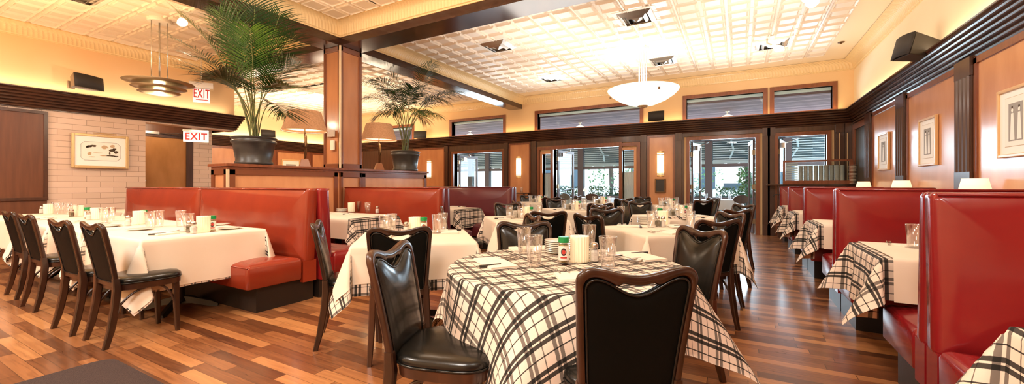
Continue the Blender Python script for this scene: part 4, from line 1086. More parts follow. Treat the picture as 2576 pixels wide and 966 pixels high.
# ------------------------------------------------------------------ ceiling fixtures
t = thing('bowl_pendant', 'white alabaster bowl pendant hanging in the far right bay', 'pendant lamp', (-1.684, 8.41, 0))
obj('canopy', MB().lathe([(.13, ZC - .01), (.13, ZC - .07), (.10, ZC - .085)], 32), W['white_metal'], t, angle=40)
mb = MB()
for k in range(4): mb.tube([(.07 * math.cos(k * PI / 2 + .5), .07 * math.sin(k * PI / 2 + .5), z) for z in (2.82, ZC - .06)], .012, 8)
obj('rod', mb, W['white_metal'], t, smooth=True)
obj('glass_bowl', MB().lathe([(.06, 2.765), (.25, 2.80), (.45, 2.885), (.60, 2.985), (.672, 3.06), (.685, 3.095), (.675, 3.10), (.655, 3.07), (.58, 2.995), (.43, 2.905), (.24, 2.825), (.06, 2.79)], 56), W['bowl'], t, smooth=True)
obj('finial', MB().lathe([(.11, 2.78), (.105, 2.765), (.08, 2.745), (.06, 2.735), (.02, 2.73)], 28), W['brass'], t, smooth=True)
mb = MB()
for k in range(3):
    a = k * 2 * PI / 3 - .9; mb.lathe([(.02, -.02), (.02, .02)], 10, (.63 * math.cos(a), .63 * math.sin(a), 2.985))
obj('bowl_clip', mb, W['bronze'], t)
t = thing('disc_pendant', 'bronze three-disc pendant with a lit bulb in the left bay', 'pendant lamp', (-8.373, 3.093, 0))
obj('canopy', MB().lathe([(.16, ZC - .01), (.16, ZC - .06), (.15, ZC - .075)], 32), W['white_metal'], t, angle=40)
mb = MB()
for k in range(3):
    mb.tube([(.115 * math.cos(k * 2.094 + .7), .115 * math.sin(k * 2.094 + .7), z) for z in (2.88, ZC - .06)], .007, 8)
mb.tube([(0, 0, 2.76), (0, 0, ZC - .06)], .012, 8)
obj('rod', mb, W['steel'], t, smooth=True)
for r, z, nm in ((.47, 2.86, 'upper_disc'), (.365, 2.775, 'middle_disc'), (.28, 2.70, 'lower_disc')):
    obj(nm, MB().lathe([(.075, z - .018), (r * .7, z - .006), (r, z + .022), (r, z + .026), (r * .7, z - .001), (.075, z - .012)], 48), W['disc'], t, smooth=True)
obj('lamp_glass', MB().lathe([(.002, 2.67), (.05, 2.68), (.07, 2.72), (.07, 2.86)], 24), W['bulb'], t, smooth=True)

def make_vent():
    r = thing('ceiling_vent', 'x', 'vent')
    mb = MB()
    for s, w, z in ((.305, .03, 0),): 
        for a in (-1, 1): mb.box(a * s - w, a * s + w, -s - w, s + w, -.012, .004).box(-s - w, s + w, a * s - w, a * s + w, -.012, .004)
    obj('frame', mb, W['white_metal'], r)
    obj('duct', MB().box(-.29, .29, -.29, .29, .0, .004), W['handle'], r)
    mb = MB()
    for s0, s1, z0, z1 in ((.27, .20, -.005, -.055), (.185, .12, -.012, -.07), (.10, .004, -.02, -.085)):
        mb.loops([[(-s0, -s0, z0), (s0, -s0, z0), (s0, s0, z0), (-s0, s0, z0)], [(-s1, -s1, z1), (s1, -s1, z1), (s1, s1, z1), (-s1, s1, z1)]], True, False, s1 < .01)
    obj('louvre', mb, W['steel'], r, solid=.004)
    return r
KV = Kind(make_vent)
for x, y, lb in ((-4.14, 6.90, 'nearest the beam corner, far right bay'), (-4.19, 9.62, 'near the middle doorway, far right bay'), (-1.46, 6.82, 'in front of the bowl pendant, far right bay'),
                 (-1.46, 9.48, 'behind the bowl pendant, far right bay'), (.54, 9.38, 'nearest the right wall, far right bay'), (-8.3, 2.1, 'above the disc pendant in the left bay')):
    KV.put((x, y, ZC - .012), 0, 'square metal ceiling vent ' + lb, 'square ceiling vents')
tag(obj('slot_vent', MB().box(-.6, .6, -.06, .06, 0, .02).box(-.6, .6, -.02, -.01, -.01, 0).box(-.6, .6, .02, .03, -.01, 0), W['handle'], None, (-10.2, 7.2, ZC - .02), .0), 'long black slot vent in the far left ceiling bay', 'vent')
def make_spot():
    r = thing('ceiling_spotlight', 'x', 'spotlight')
    obj('mounting_plate', MB().box(-.13, .13, -.13, .13, -.02, 0), W['white_metal'], r)
    obj('arm', MB().tube([(0, 0, -.02), (0, 0, -.10), (.08, -.02, -.16)], .018, 8), W['white_metal'], r, smooth=True)
    obj('bulb', MB().loops([[Vector((.08, -.02, -.16)) + Vector((.75, -.2, -.62)).normalized() * d + Vector((r_ * math.cos(a) * .8, r_ * math.sin(a), r_ * math.cos(a) * .6)) for a in [k * PI / 8 for k in range(16)]] for d, r_ in ((0, .025), (.05, .03), (.10, .06), (.16, .07), (.19, .04))]), W['sconce'], r, smooth=True)
    return r
KS = Kind(make_spot)
for x, y, lb in ((-7.68, 3.1, 'beside the disc pendant in the left bay'), (.70, 7.0, 'nearer one of two, far right bay'), (.45, 9.0, 'in front of the right-hand vent, far right bay')):
    KS.put((x, y, ZC - .004), 0, 'small white ceiling spotlight ' + lb, 'ceiling spotlights')
o = tag(obj('recessed_light', MB().lathe([(.075, 0), (.075, -.012), (.055, -.014), (.05, .0)], 24), W['handle'], None, (-4.86, 4.36, ZC - .002), smooth=True), 'small black recessed light in the near right ceiling bay', 'light')
ME_SPR = MB().lathe([(.055, 0), (.055, -.008), (.02, -.012), (.018, -.03)], 16).mesh('sprinkler', W['bronze'])
for px, py, lb in ((1333, 214, 'at the left, by the far vent'), (1656, 171, 'beside the bowl pendant'), (2116, 106, 'near the right wall')):
    u, v = (px - 1288) / F, (465 - py) / F; k = (ZC - HC) / v
    o = bpy.data.objects.new('sprinkler', ME_SPR); C.objects.link(o); o.location = (k * (-SN + u * CS), k * (CS + u * SN), ZC - .003); tag(o, 'small bronze ceiling sprinkler ' + lb, 'sprinkler', 'ceiling sprinklers')

# ------------------------------------------------------------------ signs
def text(s, size, parent, mat, M, name='lettering', ext=.002, bold=0):
    cu = bpy.data.curves.new('t', 'FONT'); cu.body = s; cu.size = size; cu.align_x = 'CENTER'; cu.align_y = 'CENTER'; cu.extrude = ext; cu.offset = bold; cu.space_character = 1.12
    ob = bpy.data.objects.new('t', cu); C.objects.link(ob); bpy.context.view_layer.update()
    me = bpy.data.meshes.new_from_object(ob.evaluated_get(bpy.context.evaluated_depsgraph_get())); bpy.data.objects.remove(ob); bpy.data.curves.remove(cu)
    me.name = name; me.materials.clear(); me.materials.append(mat)
    o = bpy.data.objects.new(name, me); C.objects.link(o); o.parent = parent; o.matrix_local = M; return o
UP = Matrix.Rotation(PI / 2, 4, 'X')
t = thing('exit_sign', 'hanging EXIT sign with red letters and arrow line below a rod', 'sign', (-10.3, 4.55, 3.0), R(62))
obj('lettered_panel', MB().box(-.15, .15, -.008, .008, 0, .30), W['sign'], t)
text('EXIT', .215, t, W['sign_r'], Matrix.Translation((0, -.010, .185)) @ UP @ Matrix.Diagonal((.60, 1.25, 1, 1)), bold=.004)
obj('arrow', MB().box(-.10, .12, -.011, -.008, .052, .068), W['sign_r'], t)
obj('housing', MB().box(-.21, .21, -.10, .10, .31, .43), W['steel'], t)
obj('rod', MB().tube([(0, 0, .42), (0, 0, ZC - 3.0)], .012, 8), W['white_metal'], t)
t = thing('exit_sign', 'lit EXIT sign with red letters under the brick overhang', 'sign', (-11.0, 4.75, 2.19), R(60))
obj('lettered_panel', MB().box(-.235, .235, -.012, .012, 0, .235), W['sign'], t)
text('EXIT', .225, t, W['sign_r'], Matrix.Translation((0, -.014, .118)) @ UP @ Matrix.Diagonal((.82, 1, 1, 1)), bold=.005)
obj('mounting_box', MB().box(-.24, .24, -.05, .05, .236, .275), W['steel'], t)

# ------------------------------------------------------------------ speakers
def speaker(loc, rz, label, w=.42, h=.25, d=.2, tilt=0, black=False):
    t = thing('wall_speaker', label, 'speaker', loc, rz, 'wall speakers'); t.rotation_euler = (tilt, 0, rz)
    ring = lambda y, s, k: [(-w / 2 * s, y, -h / 2 * k), (w / 2 * s, y, -h / 2 * k), (w / 2 * s, y, h / 2 * k), (-w / 2 * s, y, h / 2 * k)]
    obj('case', MB().loops([ring(d, .55, .8), ring(.02, 1, 1)]), W['spk_k'] if black else W['spk_s'], t, bevel=.008)
    P = [[(x * w / 2, -.03 * (1 - x * x) + .01, z * h / 2) for z in (-1, 1)] for x in [-1 + k / 5 for k in range(11)]]
    obj('grille', MB().grid(P), W['spk'], t, smooth=True, solid=.012)
    obj('bracket', MB().tube([(0, d * .6, 0), (0, d + .16, -.02)], .022, 8).box(-.05, .05, d + .14, d + .17, -.08, .06), W['spk_s'], t)
    return t
speaker((-10.28, 2.78, 3.06), R(115), 'dark grille speaker on the peach wall, left of the disc pendant', .48, .24, .22, R(-6))
speaker((1.83, 7.05, 2.98), R(-74), 'large dark speaker above the cornice of the right wall', .34, .28, .34, R(-14), True)
speaker((XLL + .38, 8.7, 3.06), R(75), 'tan speaker on the rear left wall behind the left lamp', .46, .26, .22, R(-6))
speaker((-9.93, YF - .34, 2.99), R(25), 'tilted speaker above the cornice, right of the smaller palm', .46, .25, .22, R(-10))
speaker((-1.9, YF - .32, 3.0), R(-4), 'black speaker between two clerestory windows on the far wall', .40, .25, .2, R(-3), True)

# ------------------------------------------------------------------ pictures
def blob(mb, c, rx, rz_, n=14, seed=0, y=0):
    rnd = random.Random(seed); b = mb.vert(c[0], y, c[1])
    for k in range(n):
        a = 2 * PI * k / n; s = rnd.uniform(.75, 1.15); mb.vert(c[0] + rx * s * math.cos(a), y, c[1] + rz_ * s * math.sin(a))
    for k in range(n): mb.face((b, b + 1 + k, b + 1 + (k + 1) % n))
    return mb
def picture(loc, rz, w, h, fw, fmat, label, matw, name='framed_print', glass_=True):
    t = thing(name, label, 'picture', loc, rz)
    mb = MB()
    mb.box(-w / 2, -w / 2 + fw, -.035, 0, -h / 2, h / 2).box(w / 2 - fw, w / 2, -.035, 0, -h / 2, h / 2).box(-w / 2 + fw, w / 2 - fw, -.035, 0, -h / 2, -h / 2 + fw).box(-w / 2 + fw, w / 2 - fw, -.035, 0, h / 2 - fw, h / 2)
    obj('frame', mb, fmat, t, bevel=.006)
    obj('mount', MB().box(-w / 2 + fw, w / 2 - fw, -.018, -.012, -h / 2 + fw, h / 2 - fw), W['mat_board'], t)
    return t
t = picture((XL + .05, 3.03, 1.835), R(90), .80, .64, .045, W['frame_g'], 'gilt framed sepia landscape of trees on the brick wall', .1)
pg = obj('paper', MB().prism([(-.27, -.12), (-.22, -.17), (.22, -.17), (.27, -.12), (.27, .12), (.22, .17), (-.22, .17), (-.27, .12)], UP, .002), W['paper'], t, (0, -.0185, 0))
mb = MB(); oc = [(-.275, -.125), (-.225, -.175), (.225, -.175), (.275, -.125), (.275, .125), (.225, .175), (-.225, .175), (-.275, .125)]
mb.tube([(x, -.021, z) for x, z in oc + oc[:1]], .0018, 4); obj('border_line', mb, W['ink'], t)
mb = MB(); rnd = random.Random(4)
for c, rx, rz_ in (((-.16, .085), .045, .022), ((-.11, .10), .05, .02), ((-.19, .07), .02, .02), ((.16, .03), .05, .03), ((.215, .0), .035, .032), ((.19, .055), .03, .02), ((.12, -.03), .012, .03), ((.14, -.075), .085, .012), ((.21, -.085), .04, .014)): blob(mb, c, rx, rz_, 14, int(c[0] * 1000), -.0225)
obj('dark_trees', mb, W['ink'], pg, (0, .0185, 0))
mb = MB()
for c, rx, rz_ in (((.05, .085), .05, .035), ((.16, .11), .04, .03), ((-.16, -.05), .03, .035), ((-.05, -.03), .08, .008), ((.03, -.08), .05, .01), ((-.12, -.11), .05, .008)): blob(mb, c, rx, rz_, 14, int(c[0] * 999) + 5, -.0220)
obj('pale_trees', mb, W['wash'], pg, (0, .0185, 0))['kind'] = 'stuff'
obj('picture_light', MB().tube([(-.13, -.08, .335), (.20, -.08, .335)], .012, 8).tube([(.03, -.08, .335), (.03, 0, .32)], .007, 6), W['brass'], t)
for y, lb, sd in ((5.36, 'nearest framed figure print on the right wall, cut by the picture edge', 1), (7.32, 'middle framed figure print on the right wall', 2), (9.20, 'farthest small framed print on the right wall', 3)):
    t = picture((XR - .03, y, 1.765), R(-90), .57, .63, .03, W['frame_l'], lb, .1)
    obj('inner_mount_line', MB().box(-.174, .174, -.0195, -.0182, -.219, .229), W['wash'], t)
    pg = obj('paper', MB().box(-.17, .17, -.021, -.0196, -.215, .225), W['paper'], t)
    mb = MB().box(-.11, .11, -.0222, -.0212, -.17, .17); obj('grey_ground', mb, W['greywash'], pg)
    mb = MB()
    for k, x in enumerate((-.05, .055) if sd != 3 else (0.0,)):
        mb.loops([[(x - .035, -.023, -.16), (x + .035, -.023, -.16), (x + .018, -.023, .08), (x - .018, -.023, .08)], [(x - .035, -.0226, -.16), (x + .035, -.0226, -.16), (x + .018, -.0226, .08), (x - .018, -.0226, .08)]])
        blob(mb, (x, .105), .016, .02, 12, k, -.0232)
    obj('pale_figure', mb, W['paper'], pg)
    mb = MB()
    for k, x in enumerate((-.05, .055) if sd != 3 else (0.0,)): blob(mb, (x, .132), .016, .012, 10, k + 3, -.0234)
    obj('dark_hat', mb, W['ink'], pg)
t = picture((XLL + .065, 9.75, 1.78), R(90), .75, .80, .05, W['frame_l'], 'white mounted print on the rear left wall behind the left lamp', .1)
obj('paper', MB().box(-.2, .2, -.022, -.018, -.22, .22), W['greywash'], t)
t = picture((-1.835, YF - .07, 1.175), 0, .27, .37, .03, W['bronze'], 'small black framed notice below the right sconce', .1)
obj('black_print', MB().box(-.105, .105, -.022, -.018, -.155, .155), W['handle'], t)

# ------------------------------------------------------------------ sconces
def make_sconce():
    r = thing('wall_sconce', 'x', 'wall lamp')
    obj('glass_cover', MB().loops([[(.085 * math.cos(a), -.075 * math.sin(a), z) for a in [PI * k / 12 for k in range(13)]] for z in (-.28, .28)], False, False, False), W['sconce'], r, smooth=True)
    obj('back_plate', MB().box(-.09, .09, -.005, .0, -.33, .33), W['brass'], r)
    mb = MB()
    for z in (-.29, -.25, .25, .29, -.33, .33): mb.loops([[(.090 * math.cos(a), -.080 * math.sin(a), z + d) for a in [PI * k / 12 for k in range(13)]] for d in (-.009, .009)], False, False, False)
    obj('brass_band', mb, W['brass'], r, solid=.003)
    return r
KC = Kind(make_sconce)
for x, lb in ((-9.76, 'right of the smaller palm'), (-6.11, 'between the first two doorways'), (-1.835, 'above the small black notice')):
    KC.put((x, YF - .045, 1.755), 0, 'lit alabaster wall sconce with bands, ' + lb, 'wall sconces')
KC.put((-13.9, YF - .045, 1.755), 0, 'lit wall sconce half hidden behind the right lamp', 'wall sconces')

# ------------------------------------------------------------------ service station with glass screen, far right
t = thing('service_station', 'dark wood side station below the glass screen in the far right corner', 'cabinet', (1.43, 11.22, 0))
obj('cabinet_body', MB().box(-.66, .70, -.13, .13, 0, 1.18), W['dark'], t)
obj('counter_top', MB().box(-.88, .72, -.15, .15, 1.18, 1.215), W['beam'], t, bevel=.005)
t = thing('glass_screen', 'wood framed glass screen standing on the far booth back', 'screen', (1.48, 11.08, 1.215))
mb = MB().box(-.62, -.58, -.02, .02, 0, .53).box(.56, .62, -.02, .02, 0, .53).box(-.58, .56, -.02, .02, 0, .08).box(-.58, .56, -.02, .02, .49, .53)
obj('frame', mb, W['red_wood'], t)
obj('pane', MB().box(-.58, .56, -.003, .003, .08, .49), W['pane'], t)
mb = MB()
for k in range(10): mb.box(-.57, -.34, .012, .018, .09 + k * .04, .112 + k * .04)
obj('white_slats', mb, W['blind'], t)
ME_TUM = MB().lathe([(.002, 0), (.033, 0), (.044, .11), (.040, .11), (.031, .01), (.002, .008)], 16, cap0=False, cap1=False).mesh('stacked_tumbler', pm('clear_plastic', (.62, .62, .58), .25, trans=.4), True)
for i in range(9):
    for k in range(8):
        o = bpy.data.objects.new('stacked_tumbler', ME_TUM); C.objects.link(o); o.location = (1.20 + i * .092, 11.17, 1.222 + k * .042)
        tag(o, 'clear plastic tumbler in a nested stack behind the glass screen', 'tumbler', 'tumblers stacked behind the glass screen')
ME_SAU = plate_mesh(.075, 'saucer')
for k in range(14):
    o = bpy.data.objects.new('saucer', ME_SAU); C.objects.link(o); o.location = (2.10, 11.10, 1.22 + k * .03 + .0); tag(o, 'saucer in the tall stack right of the glass screen', 'saucer', 'saucers stacked by the glass screen')
t = thing('coat_hook', 'dark hook on the side of the farthest right booth', 'hook', (.76, 10.9, .98))
obj('hook_arm', MB().tube([(.03, 0, 0), (-.06, 0, 0), (-.09, 0, -.02), (-.08, 0, -.05)], .012, 8), W['handle'], t, smooth=True)
t = thing('tray_stand', 'small dark side stand with glasses at the far wall, beyond the glare-tinted bench', 'stand', (-5.95, 11.15, 0))
obj('stand_top', MB().box(-.3, .3, -.2, .2, .93, .96), W['dark'], t, bevel=.004)
for sx in (-1, 1):
    for sy in (-1, 1): obj('leg', MB().box(sx * .27 - .02, sx * .27 + .02, sy * .17 - .02, sy * .17 + .02, 0, .93), W['dark'], t)
Ms = Matrix.Translation((-5.95, 11.15, .961))
for x in (-.1, .1): glass(Ms, x, 0, 'on the small side stand at the far wall')
# floor mat
tag(obj('floor_mat', MB().prism(rrect(-3.78, -1.9, -1.2, 1.13, .10, 8), Matrix.Identity(4), .014), W['mat'], None, (0, 0, .001)), 'dark brown entrance mat on the wood floor at the lower left', 'mat')

# ------------------------------------------------------------------ porch beyond the doors, and the street
YP = 15.3
posts = [-13.4, -10.6, -9.7, -7.6, -5.4, -3.2, -.9, 1.3, 3.5]
mb = MB()
for x in posts: mb.box(x - .11, x + .11, YP - .1, YP + .1, .75, 2.7)
mb.box(-14, 4, YP - .1, YP + .1, 2.66, 3.3).box(-14, 4, YP - .06, YP + .06, 1.80, 1.90).box(-14, 4, YP - .12, YP + .1, .72, .78)
struct('wall_porch', mb, W['facade'], 'glazed timber front of the porch')
struct('wall_porch_base', MB().box(-14, 4, YP - .08, YP + .1, 0, .72), W['teal'], 'teal painted wall below the porch windows')
struct('ceiling', MB().box(-15.6, 4.5, YF + .18, YP + .15, 3.30, 3.36), W['patio_ceil'], 'brown plank ceiling of the porch')
# sloped plank soffit seen through the clerestory windows
mb = MB(); b = len(mb.v)
struct('ceiling', MB().loops([[(-15.6, 12.6, 3.9), (4.5, 12.6, 3.9), (4.5, YP + .1, 2.95), (-15.6, YP + .1, 2.95)], [(-15.6, 12.6, 3.95), (4.5, 12.6, 3.95), (4.5, YP + .1, 3.0), (-15.6, YP + .1, 3.0)]]), W['patio_ceil'], 'sloping plank ceiling of the porch') if False else None
for i, (a, b_) in enumerate(zip(posts, posts[1:])):
    o = struct('window_%d' % (8 + i), MB().box(a + .11, b_ - .11, YP + .02, YP + .026, .78, 2.66), W['pane'], 'porch window, number %d counted from the left' % (i + 1))
    mb = MB()
    for k in range(9):
        z = 2.62 - k * .075; mb.box(a + .13, b_ - .13, YP - .05, YP - .03, z - .009, z + .009)
    obj('blind', mb, W['blind'], o)
# awning with scalloped fringe
t = thing('street_awning', 'teal street awning with a white scalloped fringe outside the porch', 'awning', (0, YP, 0))
obj('canvas', MB().loops([[(-14, .15, 3.1), (4, .15, 3.1), (4, 1.5, 2.08), (-14, 1.5, 2.08)], [(-14, .15, 3.12), (4, .15, 3.12), (4, 1.5, 2.10), (-14, 1.5, 2.10)]]), W['awn'], t)
P = []
for k in range(18 * 12 + 1):
    x = -14 + k / 12; P.append([(x, 1.5, 2.10), (x, 1.51, 2.0 - .07 * abs(math.sin(PI * x / .45)))])
obj('fringe', MB().grid(P), W['scallop'], t)
for x in (-9.2, -4.9, -.3, 1.55): obj('arm', MB().tube([(x, .2, 2.95), (x + .12, .9, 2.42), (x, 1.45, 2.16)], .03, 8).tube([(x, .9, 2.42), (x + .45, .5, 2.35)], .025, 8), W['blind'], t)
# porch furniture
tp = 'in the porch behind the aisle doorway'
for i, (x, y) in enumerate(((-.75, 13.9), (-4.6, 13.9), (-9.0, 13.9))):
    w = ['right-hand', 'middle', 'left-hand'][i]
    t = thing('porch_table', 'porch dining table, %s of three behind the doorways' % w, 'table', (x, y, 0))
    obj('tabletop', MB().box(-.75, .75, -.4, .4, .72, .748), W['dark'], t); pedestal(t, .75)
    o = obj('porch_tablecloth', rect_cloth(.75, .4, .3, .3, .3, .3, .003, .1, 70 + i), W['grey_cloth'], None, (x, y, .75), 0, smooth=True); tag(o, 'pale cloth on the %s porch table' % w, 'tablecloth')
    Mp = Matrix.Translation((x, y, .756)); tn = 'on the %s porch table' % w
    for p in ((-.5, -.2), (-.15, .15), (.25, -.2), (.5, .1)): glass(Mp, *p, tn)
def make_porch_chair():
    r = thing('porch_chair', 'x', 'chair')
    mb = MB().loops([[(.21 * c * 1.0, -.20 - .06 * (z - .7) - .03 * (1 - c * c) , .80 + z_) for c, z_ in [(math.cos(a), .12 * math.sin(a)) for a in [2 * PI * k / 24 for k in range(24)]]] if True else None for z in (.7, 1.1)])
    obj('backrest', mb, W['dark'], r, angle=50)
    obj('seat', MB().lathe([(.02, .44), (.20, .44), (.215, .455), (.20, .48), (.02, .485)], 28), W['vinyl'], r, smooth=True)
    for sx in (-1, 1): obj('leg', MB().tube([(sx * .16, -.215, .86), (sx * .165, -.19, .45), (sx * .19, -.25, 0)], .016, 8), W['dark'], r, smooth=True)
    for sx in (-1, 1): obj('leg', MB().tube([(sx * .15, .15, .44), (sx * .17, .19, 0)], .016, 8), W['dark'], r, smooth=True)
    obj('stretcher', MB().tube([(-.17, -.215, .22), (-.16, .17, .22)], .01, 6).tube([(.17, -.215, .22), (.16, .17, .22)], .01, 6), W['dark'], r)
    return r
KP = Kind(make_porch_chair)
for x, y, a, lb in ((-.05, 13.15, 25, 'dark round-backed chair in the aisle doorway'), (-1.35, 13.1, -5, 'second porch chair left of the round-backed one'), (-4.2, 13.1, 5, 'porch chair behind the middle doorway, right one'), (-5.1, 13.1, -8, 'porch chair behind the middle doorway, left one')):
    KP.put((x, y, 0), R(a), lb, 'porch chairs')
def make_mini_lamp():
    r = thing('porch_lamp', 'x', 'lamp')
    obj('lamp_shade', MB().lathe([(.10, .22), (.06, .34)], 20, cap0=False, cap1=False), W['cream_shade'], r, smooth=True, solid=.003)
    obj('stem', MB().lathe([(.05, 0), (.05, .01), (.01, .02), (.01, .25)], 12), W['brass'], r, smooth=True)
    return r
make_l = Kind(make_mini_lamp); make_l.put((-4.75, 13.95, .756), 0, 'small shaded lamp on the middle porch table', None)
for i, x in enumerate((-9.5, -5.0, -.6)):
    o = thing('porch_globe', 'white globe lamp on the porch ceiling, %s of three' % ['left', 'middle', 'right'][i], 'lamp', (x + .3, 13.2, 0))
    obj('globe', MB().lathe([(.02, 2.98), (.12, 3.0), (.16, 3.08), (.14, 3.16), (.05, 3.2)], 24), W['bowl'], o, smooth=True)
    obj('rod', MB().tube([(0, 0, 3.18), (0, 0, 3.295)], .02, 8).lathe([(.06, 3.285), (.06, 3.30)], 16), W['white_metal'], o)
# planters under the porch windows, outside
def planter(x, lb, seed):
    rnd = random.Random(seed); t = thing('window_planter', lb, 'plant', (x, YP + .45, 0))
    obj('trough', MB().box(-.8, .8, -.15, .15, .55, .82), W['teal'], t)
    mb = MB()
    for k in range(420):
        p = Vector((rnd.uniform(-.85, .85), rnd.uniform(-.2, .2), .80 + rnd.random() ** 1.4 * .34)); a = Vector((rnd.uniform(-1, 1), rnd.uniform(-1, 1), rnd.uniform(-.3, 1))).normalized(); b = a.orthogonal().normalized(); s = rnd.uniform(.035, .06)
        i = len(mb.v); mb.v += [tuple(p - a * s), tuple(p + b * s * .5), tuple(p + a * s), tuple(p - b * s * .5)]; mb.face((i, i + 1, i + 2, i + 3))
    obj('foliage', mb, W['bush'], t)
for x, lb in ((.15, 'leafy window planter outside the aisle doorway'), (-4.4, 'leafy window planter outside the middle doorway, right'), (-6.6, 'leafy window planter outside the middle doorway, left'), (-1.9, 'leafy window planter left of the aisle doorway')):
    planter(x, lb, int(x * 10) + 99)
struct('floor', MB().box(-40, 30, 15.6, 60, -.12, -.02), W['pave'], 'pale pavement and street outside')
def tree(x, y, h, lb, ivy=False, seed=0):
    rnd = random.Random(seed); t = thing('street_tree', lb, 'tree', (x, y, -.02))
    obj('trunk', MB().tube([(0, 0, 0), (.05, 0, h * .3), (-.03, .02, h * .6), (0, 0, h)], .14, 10, .08), W['bark'], t, smooth=True)
    mb = MB()
    for k in range(900):
        if ivy: a0 = rnd.uniform(0, 6.28); z = rnd.uniform(.3, h); p = Vector((.28 * math.cos(a0) * rnd.uniform(.5, 1.3), .28 * math.sin(a0), z))
        else: p = Vector((rnd.gauss(0, .8), rnd.gauss(0, .8), h * .62 + rnd.gauss(0, .8)))
        a = Vector((rnd.uniform(-1, 1), rnd.uniform(-1, 1), rnd.uniform(-1, 1))).normalized(); b = a.orthogonal().normalized(); s = .07
        i = len(mb.v); mb.v += [tuple(p - a * s), tuple(p + b * s * .6), tuple(p + a * s), tuple(p - b * s * .6)]; mb.face((i, i + 1, i + 2, i + 3))
    obj('foliage', mb, W['bush'], t)
tree(.28, 17.6, 3.4, 'ivy covered street post seen through the aisle doorway', True, 3); tree(-2.6, 21.5, 3.6, 'leafy street tree seen through the aisle doorway', False, 4); tree(-5.6, 20.2, 4.6, 'dark street tree trunk seen through the middle doorway', False, 5)
t = thing('parked_car', 'white car parked across the street, seen through the aisle doorway', 'car', (-.2, 24, -.02), R(4))
secs = [(-2.1, .45, .55, .7), (-1.9, .3, .75, .85), (-1.1, .28, .88, .88), (-.5, .28, 1.35, .72), (.6, .28, 1.42, .70), (1.3, .28, .98, .86), (2.0, .3, .85, .84), (2.15, .45, .6, .7)]
obj('body', MB().loops([[(x, -w, z0), (x, w, z0), (x, w, (z0 + z1) / 2 + .1), (x, w * .85, z1), (x, -w * .85, z1), (x, -w, (z0 + z1) / 2 + .1)] for x, z0, z1, w in secs]), pm('white_car_paint', (.8, .8, .8), .2, coat=.5), t, smooth=True)
obj('side_window', MB().box(-.55, .75, -.80, -.70, .98, 1.30), W['winblue'], t); obj('tail_light', MB().box(-2.1, -1.9, -.78, .78, .62, .72), W['label_r'], t)
for x in (-1.35, 1.35):
    for y in (-.78, .78): obj('wheel', MB().lathe([(.33, -.1), (.33, .1)], 20).mesh('wheel', W['handle']), None, t, (x, y, .33), rot=(PI / 2, 0, 0))
for i, (x, w, h) in enumerate(((-16, 9, 8), (-5, 8, 6), (6, 9, 9))):
    t = thing('street_building', 'pale building across the street, %s of three' % ['left', 'middle', 'right'][i], 'building', (x, 36, -.02))
    obj('wall', MB().box(-w / 2, w / 2, 0, 3, 0, h), W['stone'], t)
    for k in range(3):
        for l in range(2):
            o = obj('window', MB().box(-w / 2 + .8 + k * w / 3, -w / 2 + 2.0 + k * w / 3, -.05, .02, .9 + l * 3.2, 2.9 + l * 3.2), W['winblue'], t)

finish_labels()
# ------------------------------------------------------------------ light
def area(name, loc, size, energy, col, rot=(0, 0, 0), sy=None):
    l = bpy.data.lights.new(name, 'AREA'); l.energy = energy; l.color = col; l.size = size; l.shape = 'RECTANGLE' if sy else 'SQUARE'
    if sy: l.size_y = sy
    o = bpy.data.objects.new(name, l); C.objects.link(o); o.location = loc; o.rotation_euler = rot; return o
def point(name, loc, energy, col, r=.05):
    l = bpy.data.lights.new(name, 'POINT'); l.energy = energy; l.color = col; l.shadow_soft_size = r
    o = bpy.data.objects.new(name, l); C.objects.link(o); o.location = loc; return o
WARM, AMB, NEU = (1, .80, .56), (1, .66, .34), (1, .93, .85)
UPR = (PI, 0, 0)
# uplight of the bowl pendant, then added unseen uplights as soft ceiling fill
area('uplight', (-1.68, 8.41, 3.16), .9, 24, NEU, UPR)
for x, y, e, c in ((.2, 6.6, 24, NEU), (-3.0, 6.6, 26, NEU), (.2, 9.6, 22, NEU), (-4.2, 9.4, 24, NEU), (-1.6, 2.6, 45, AMB), (-4.2, 2.4, 40, AMB), (-1.6, -1.2, 36, WARM), (-4.4, -1.0, 36, WARM),
                   (-7.6, 1.6, 34, AMB), (-8.6, .4, 46, AMB), (-9.0, 7.6, 40, WARM), (-12.4, 7.6, 45, WARM), (-10.5, 10.0, 40, WARM)):
    area('uplight', (x, y, 2.7), 1.6, e, c, UPR)
point('pendant_bulb', (-8.373, 3.093, 2.6), 30, WARM, .06)
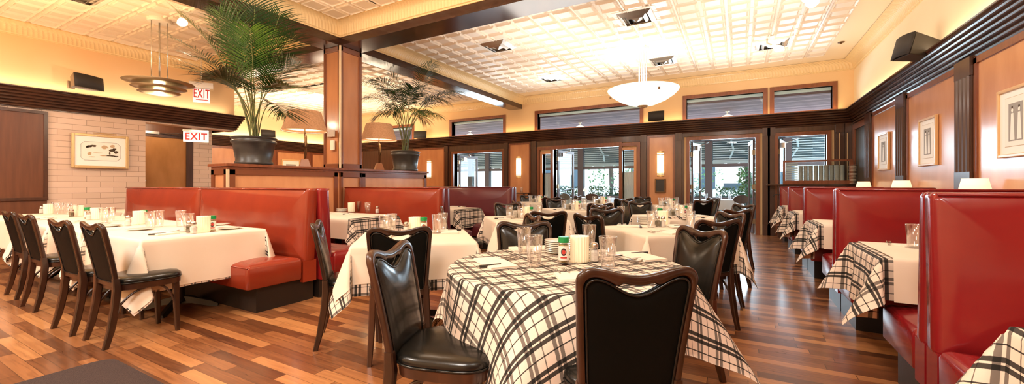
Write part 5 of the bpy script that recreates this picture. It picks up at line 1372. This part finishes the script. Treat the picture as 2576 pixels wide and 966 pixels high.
# strip lights lying on top of the cornice
for nm, loc, sx, sy, e, c in (('cove_strip', (XL + .10, 1.0, 2.88), .10, 8.5, 16, WARM), ('cove_strip', (XLL + .10, 8.4, 2.88), .10, 6, 22, WARM), ('cove_strip', (XR - .10, 4, 2.88), .10, 14, 30, WARM)):
    area(nm, loc, sx, e, c, UPR, sy)
area('cove_strip', (-6.5, YF - .10, 2.88), 17, 30, AMB, UPR, .10)
# added fill light from behind the viewer, no fixtures there
for x, y, e in ((-.5, -1.2, 130), (-4.0, -1.4, 150), (-8, -1.5, 150), (1.2, .2, 25)):
    area('viewer_fill', (x, y, 3.8), 1.2, e, NEU)
point('recess_fill', (-11.06, 4.2, 2.57), 16, WARM, .02)  # added fill hidden behind the lintel to brighten the recessed door
def aim(o, t): o.rotation_euler = (Vector(t) - o.location).to_track_quat('-Z', 'Y').to_euler(); return o
aim(area('wall_fill', (-.3, 4.2, 3.86), .6, 70, NEU), (2.2, 7.2, 1.6)); aim(area('wall_fill', (-5.2, 1.2, 3.86), .6, 60, NEU), (-10.7, 3.4, 1.8)); aim(area('wall_fill', (-3.0, 2.5, 3.86), .6, 60, NEU), (-6.2, 4.4, 1.2)); aim(area('wall_fill', (-10.8, 8.4, 3.45), .8, 110, WARM), (-15.3, 8.6, 1.8))  # added unseen fill lamps that brighten the walls, no fixtures there
for x, y in ((-6.22, 4.22), (-6.22, 5.80)): point('lamp_bulb', (x, y, 2.2), 6, WARM, .04)
# daylight
wd = bpy.data.worlds.new('World'); bpy.context.scene.world = wd; wd.use_nodes = True
bg = wd.node_tree.nodes['Background']; bg.inputs[0].default_value = (.74, .91, 1, 1); bg.inputs[1].default_value = 3.0
area('porch_daylight', (-5, YP - .3, 2.2), 16, 620, (.70, .87, 1), (-PI / 2, 0, 0), 1.2)
sc = bpy.context.scene
sc.view_settings.view_transform = 'Standard'; sc.view_settings.look = 'None'; sc.view_settings.exposure = 0.4
sc.cycles.max_bounces = 8; sc.cycles.diffuse_bounces = 4; sc.cycles.glossy_bounces = 3; sc.cycles.transmission_bounces = 6; sc.cycles.transparent_max_bounces = 12
sc.cycles.sample_clamp_indirect = 4; sc.cycles.caustics_reflective = False; sc.cycles.caustics_refractive = False
sc.cycles.use_denoising = True
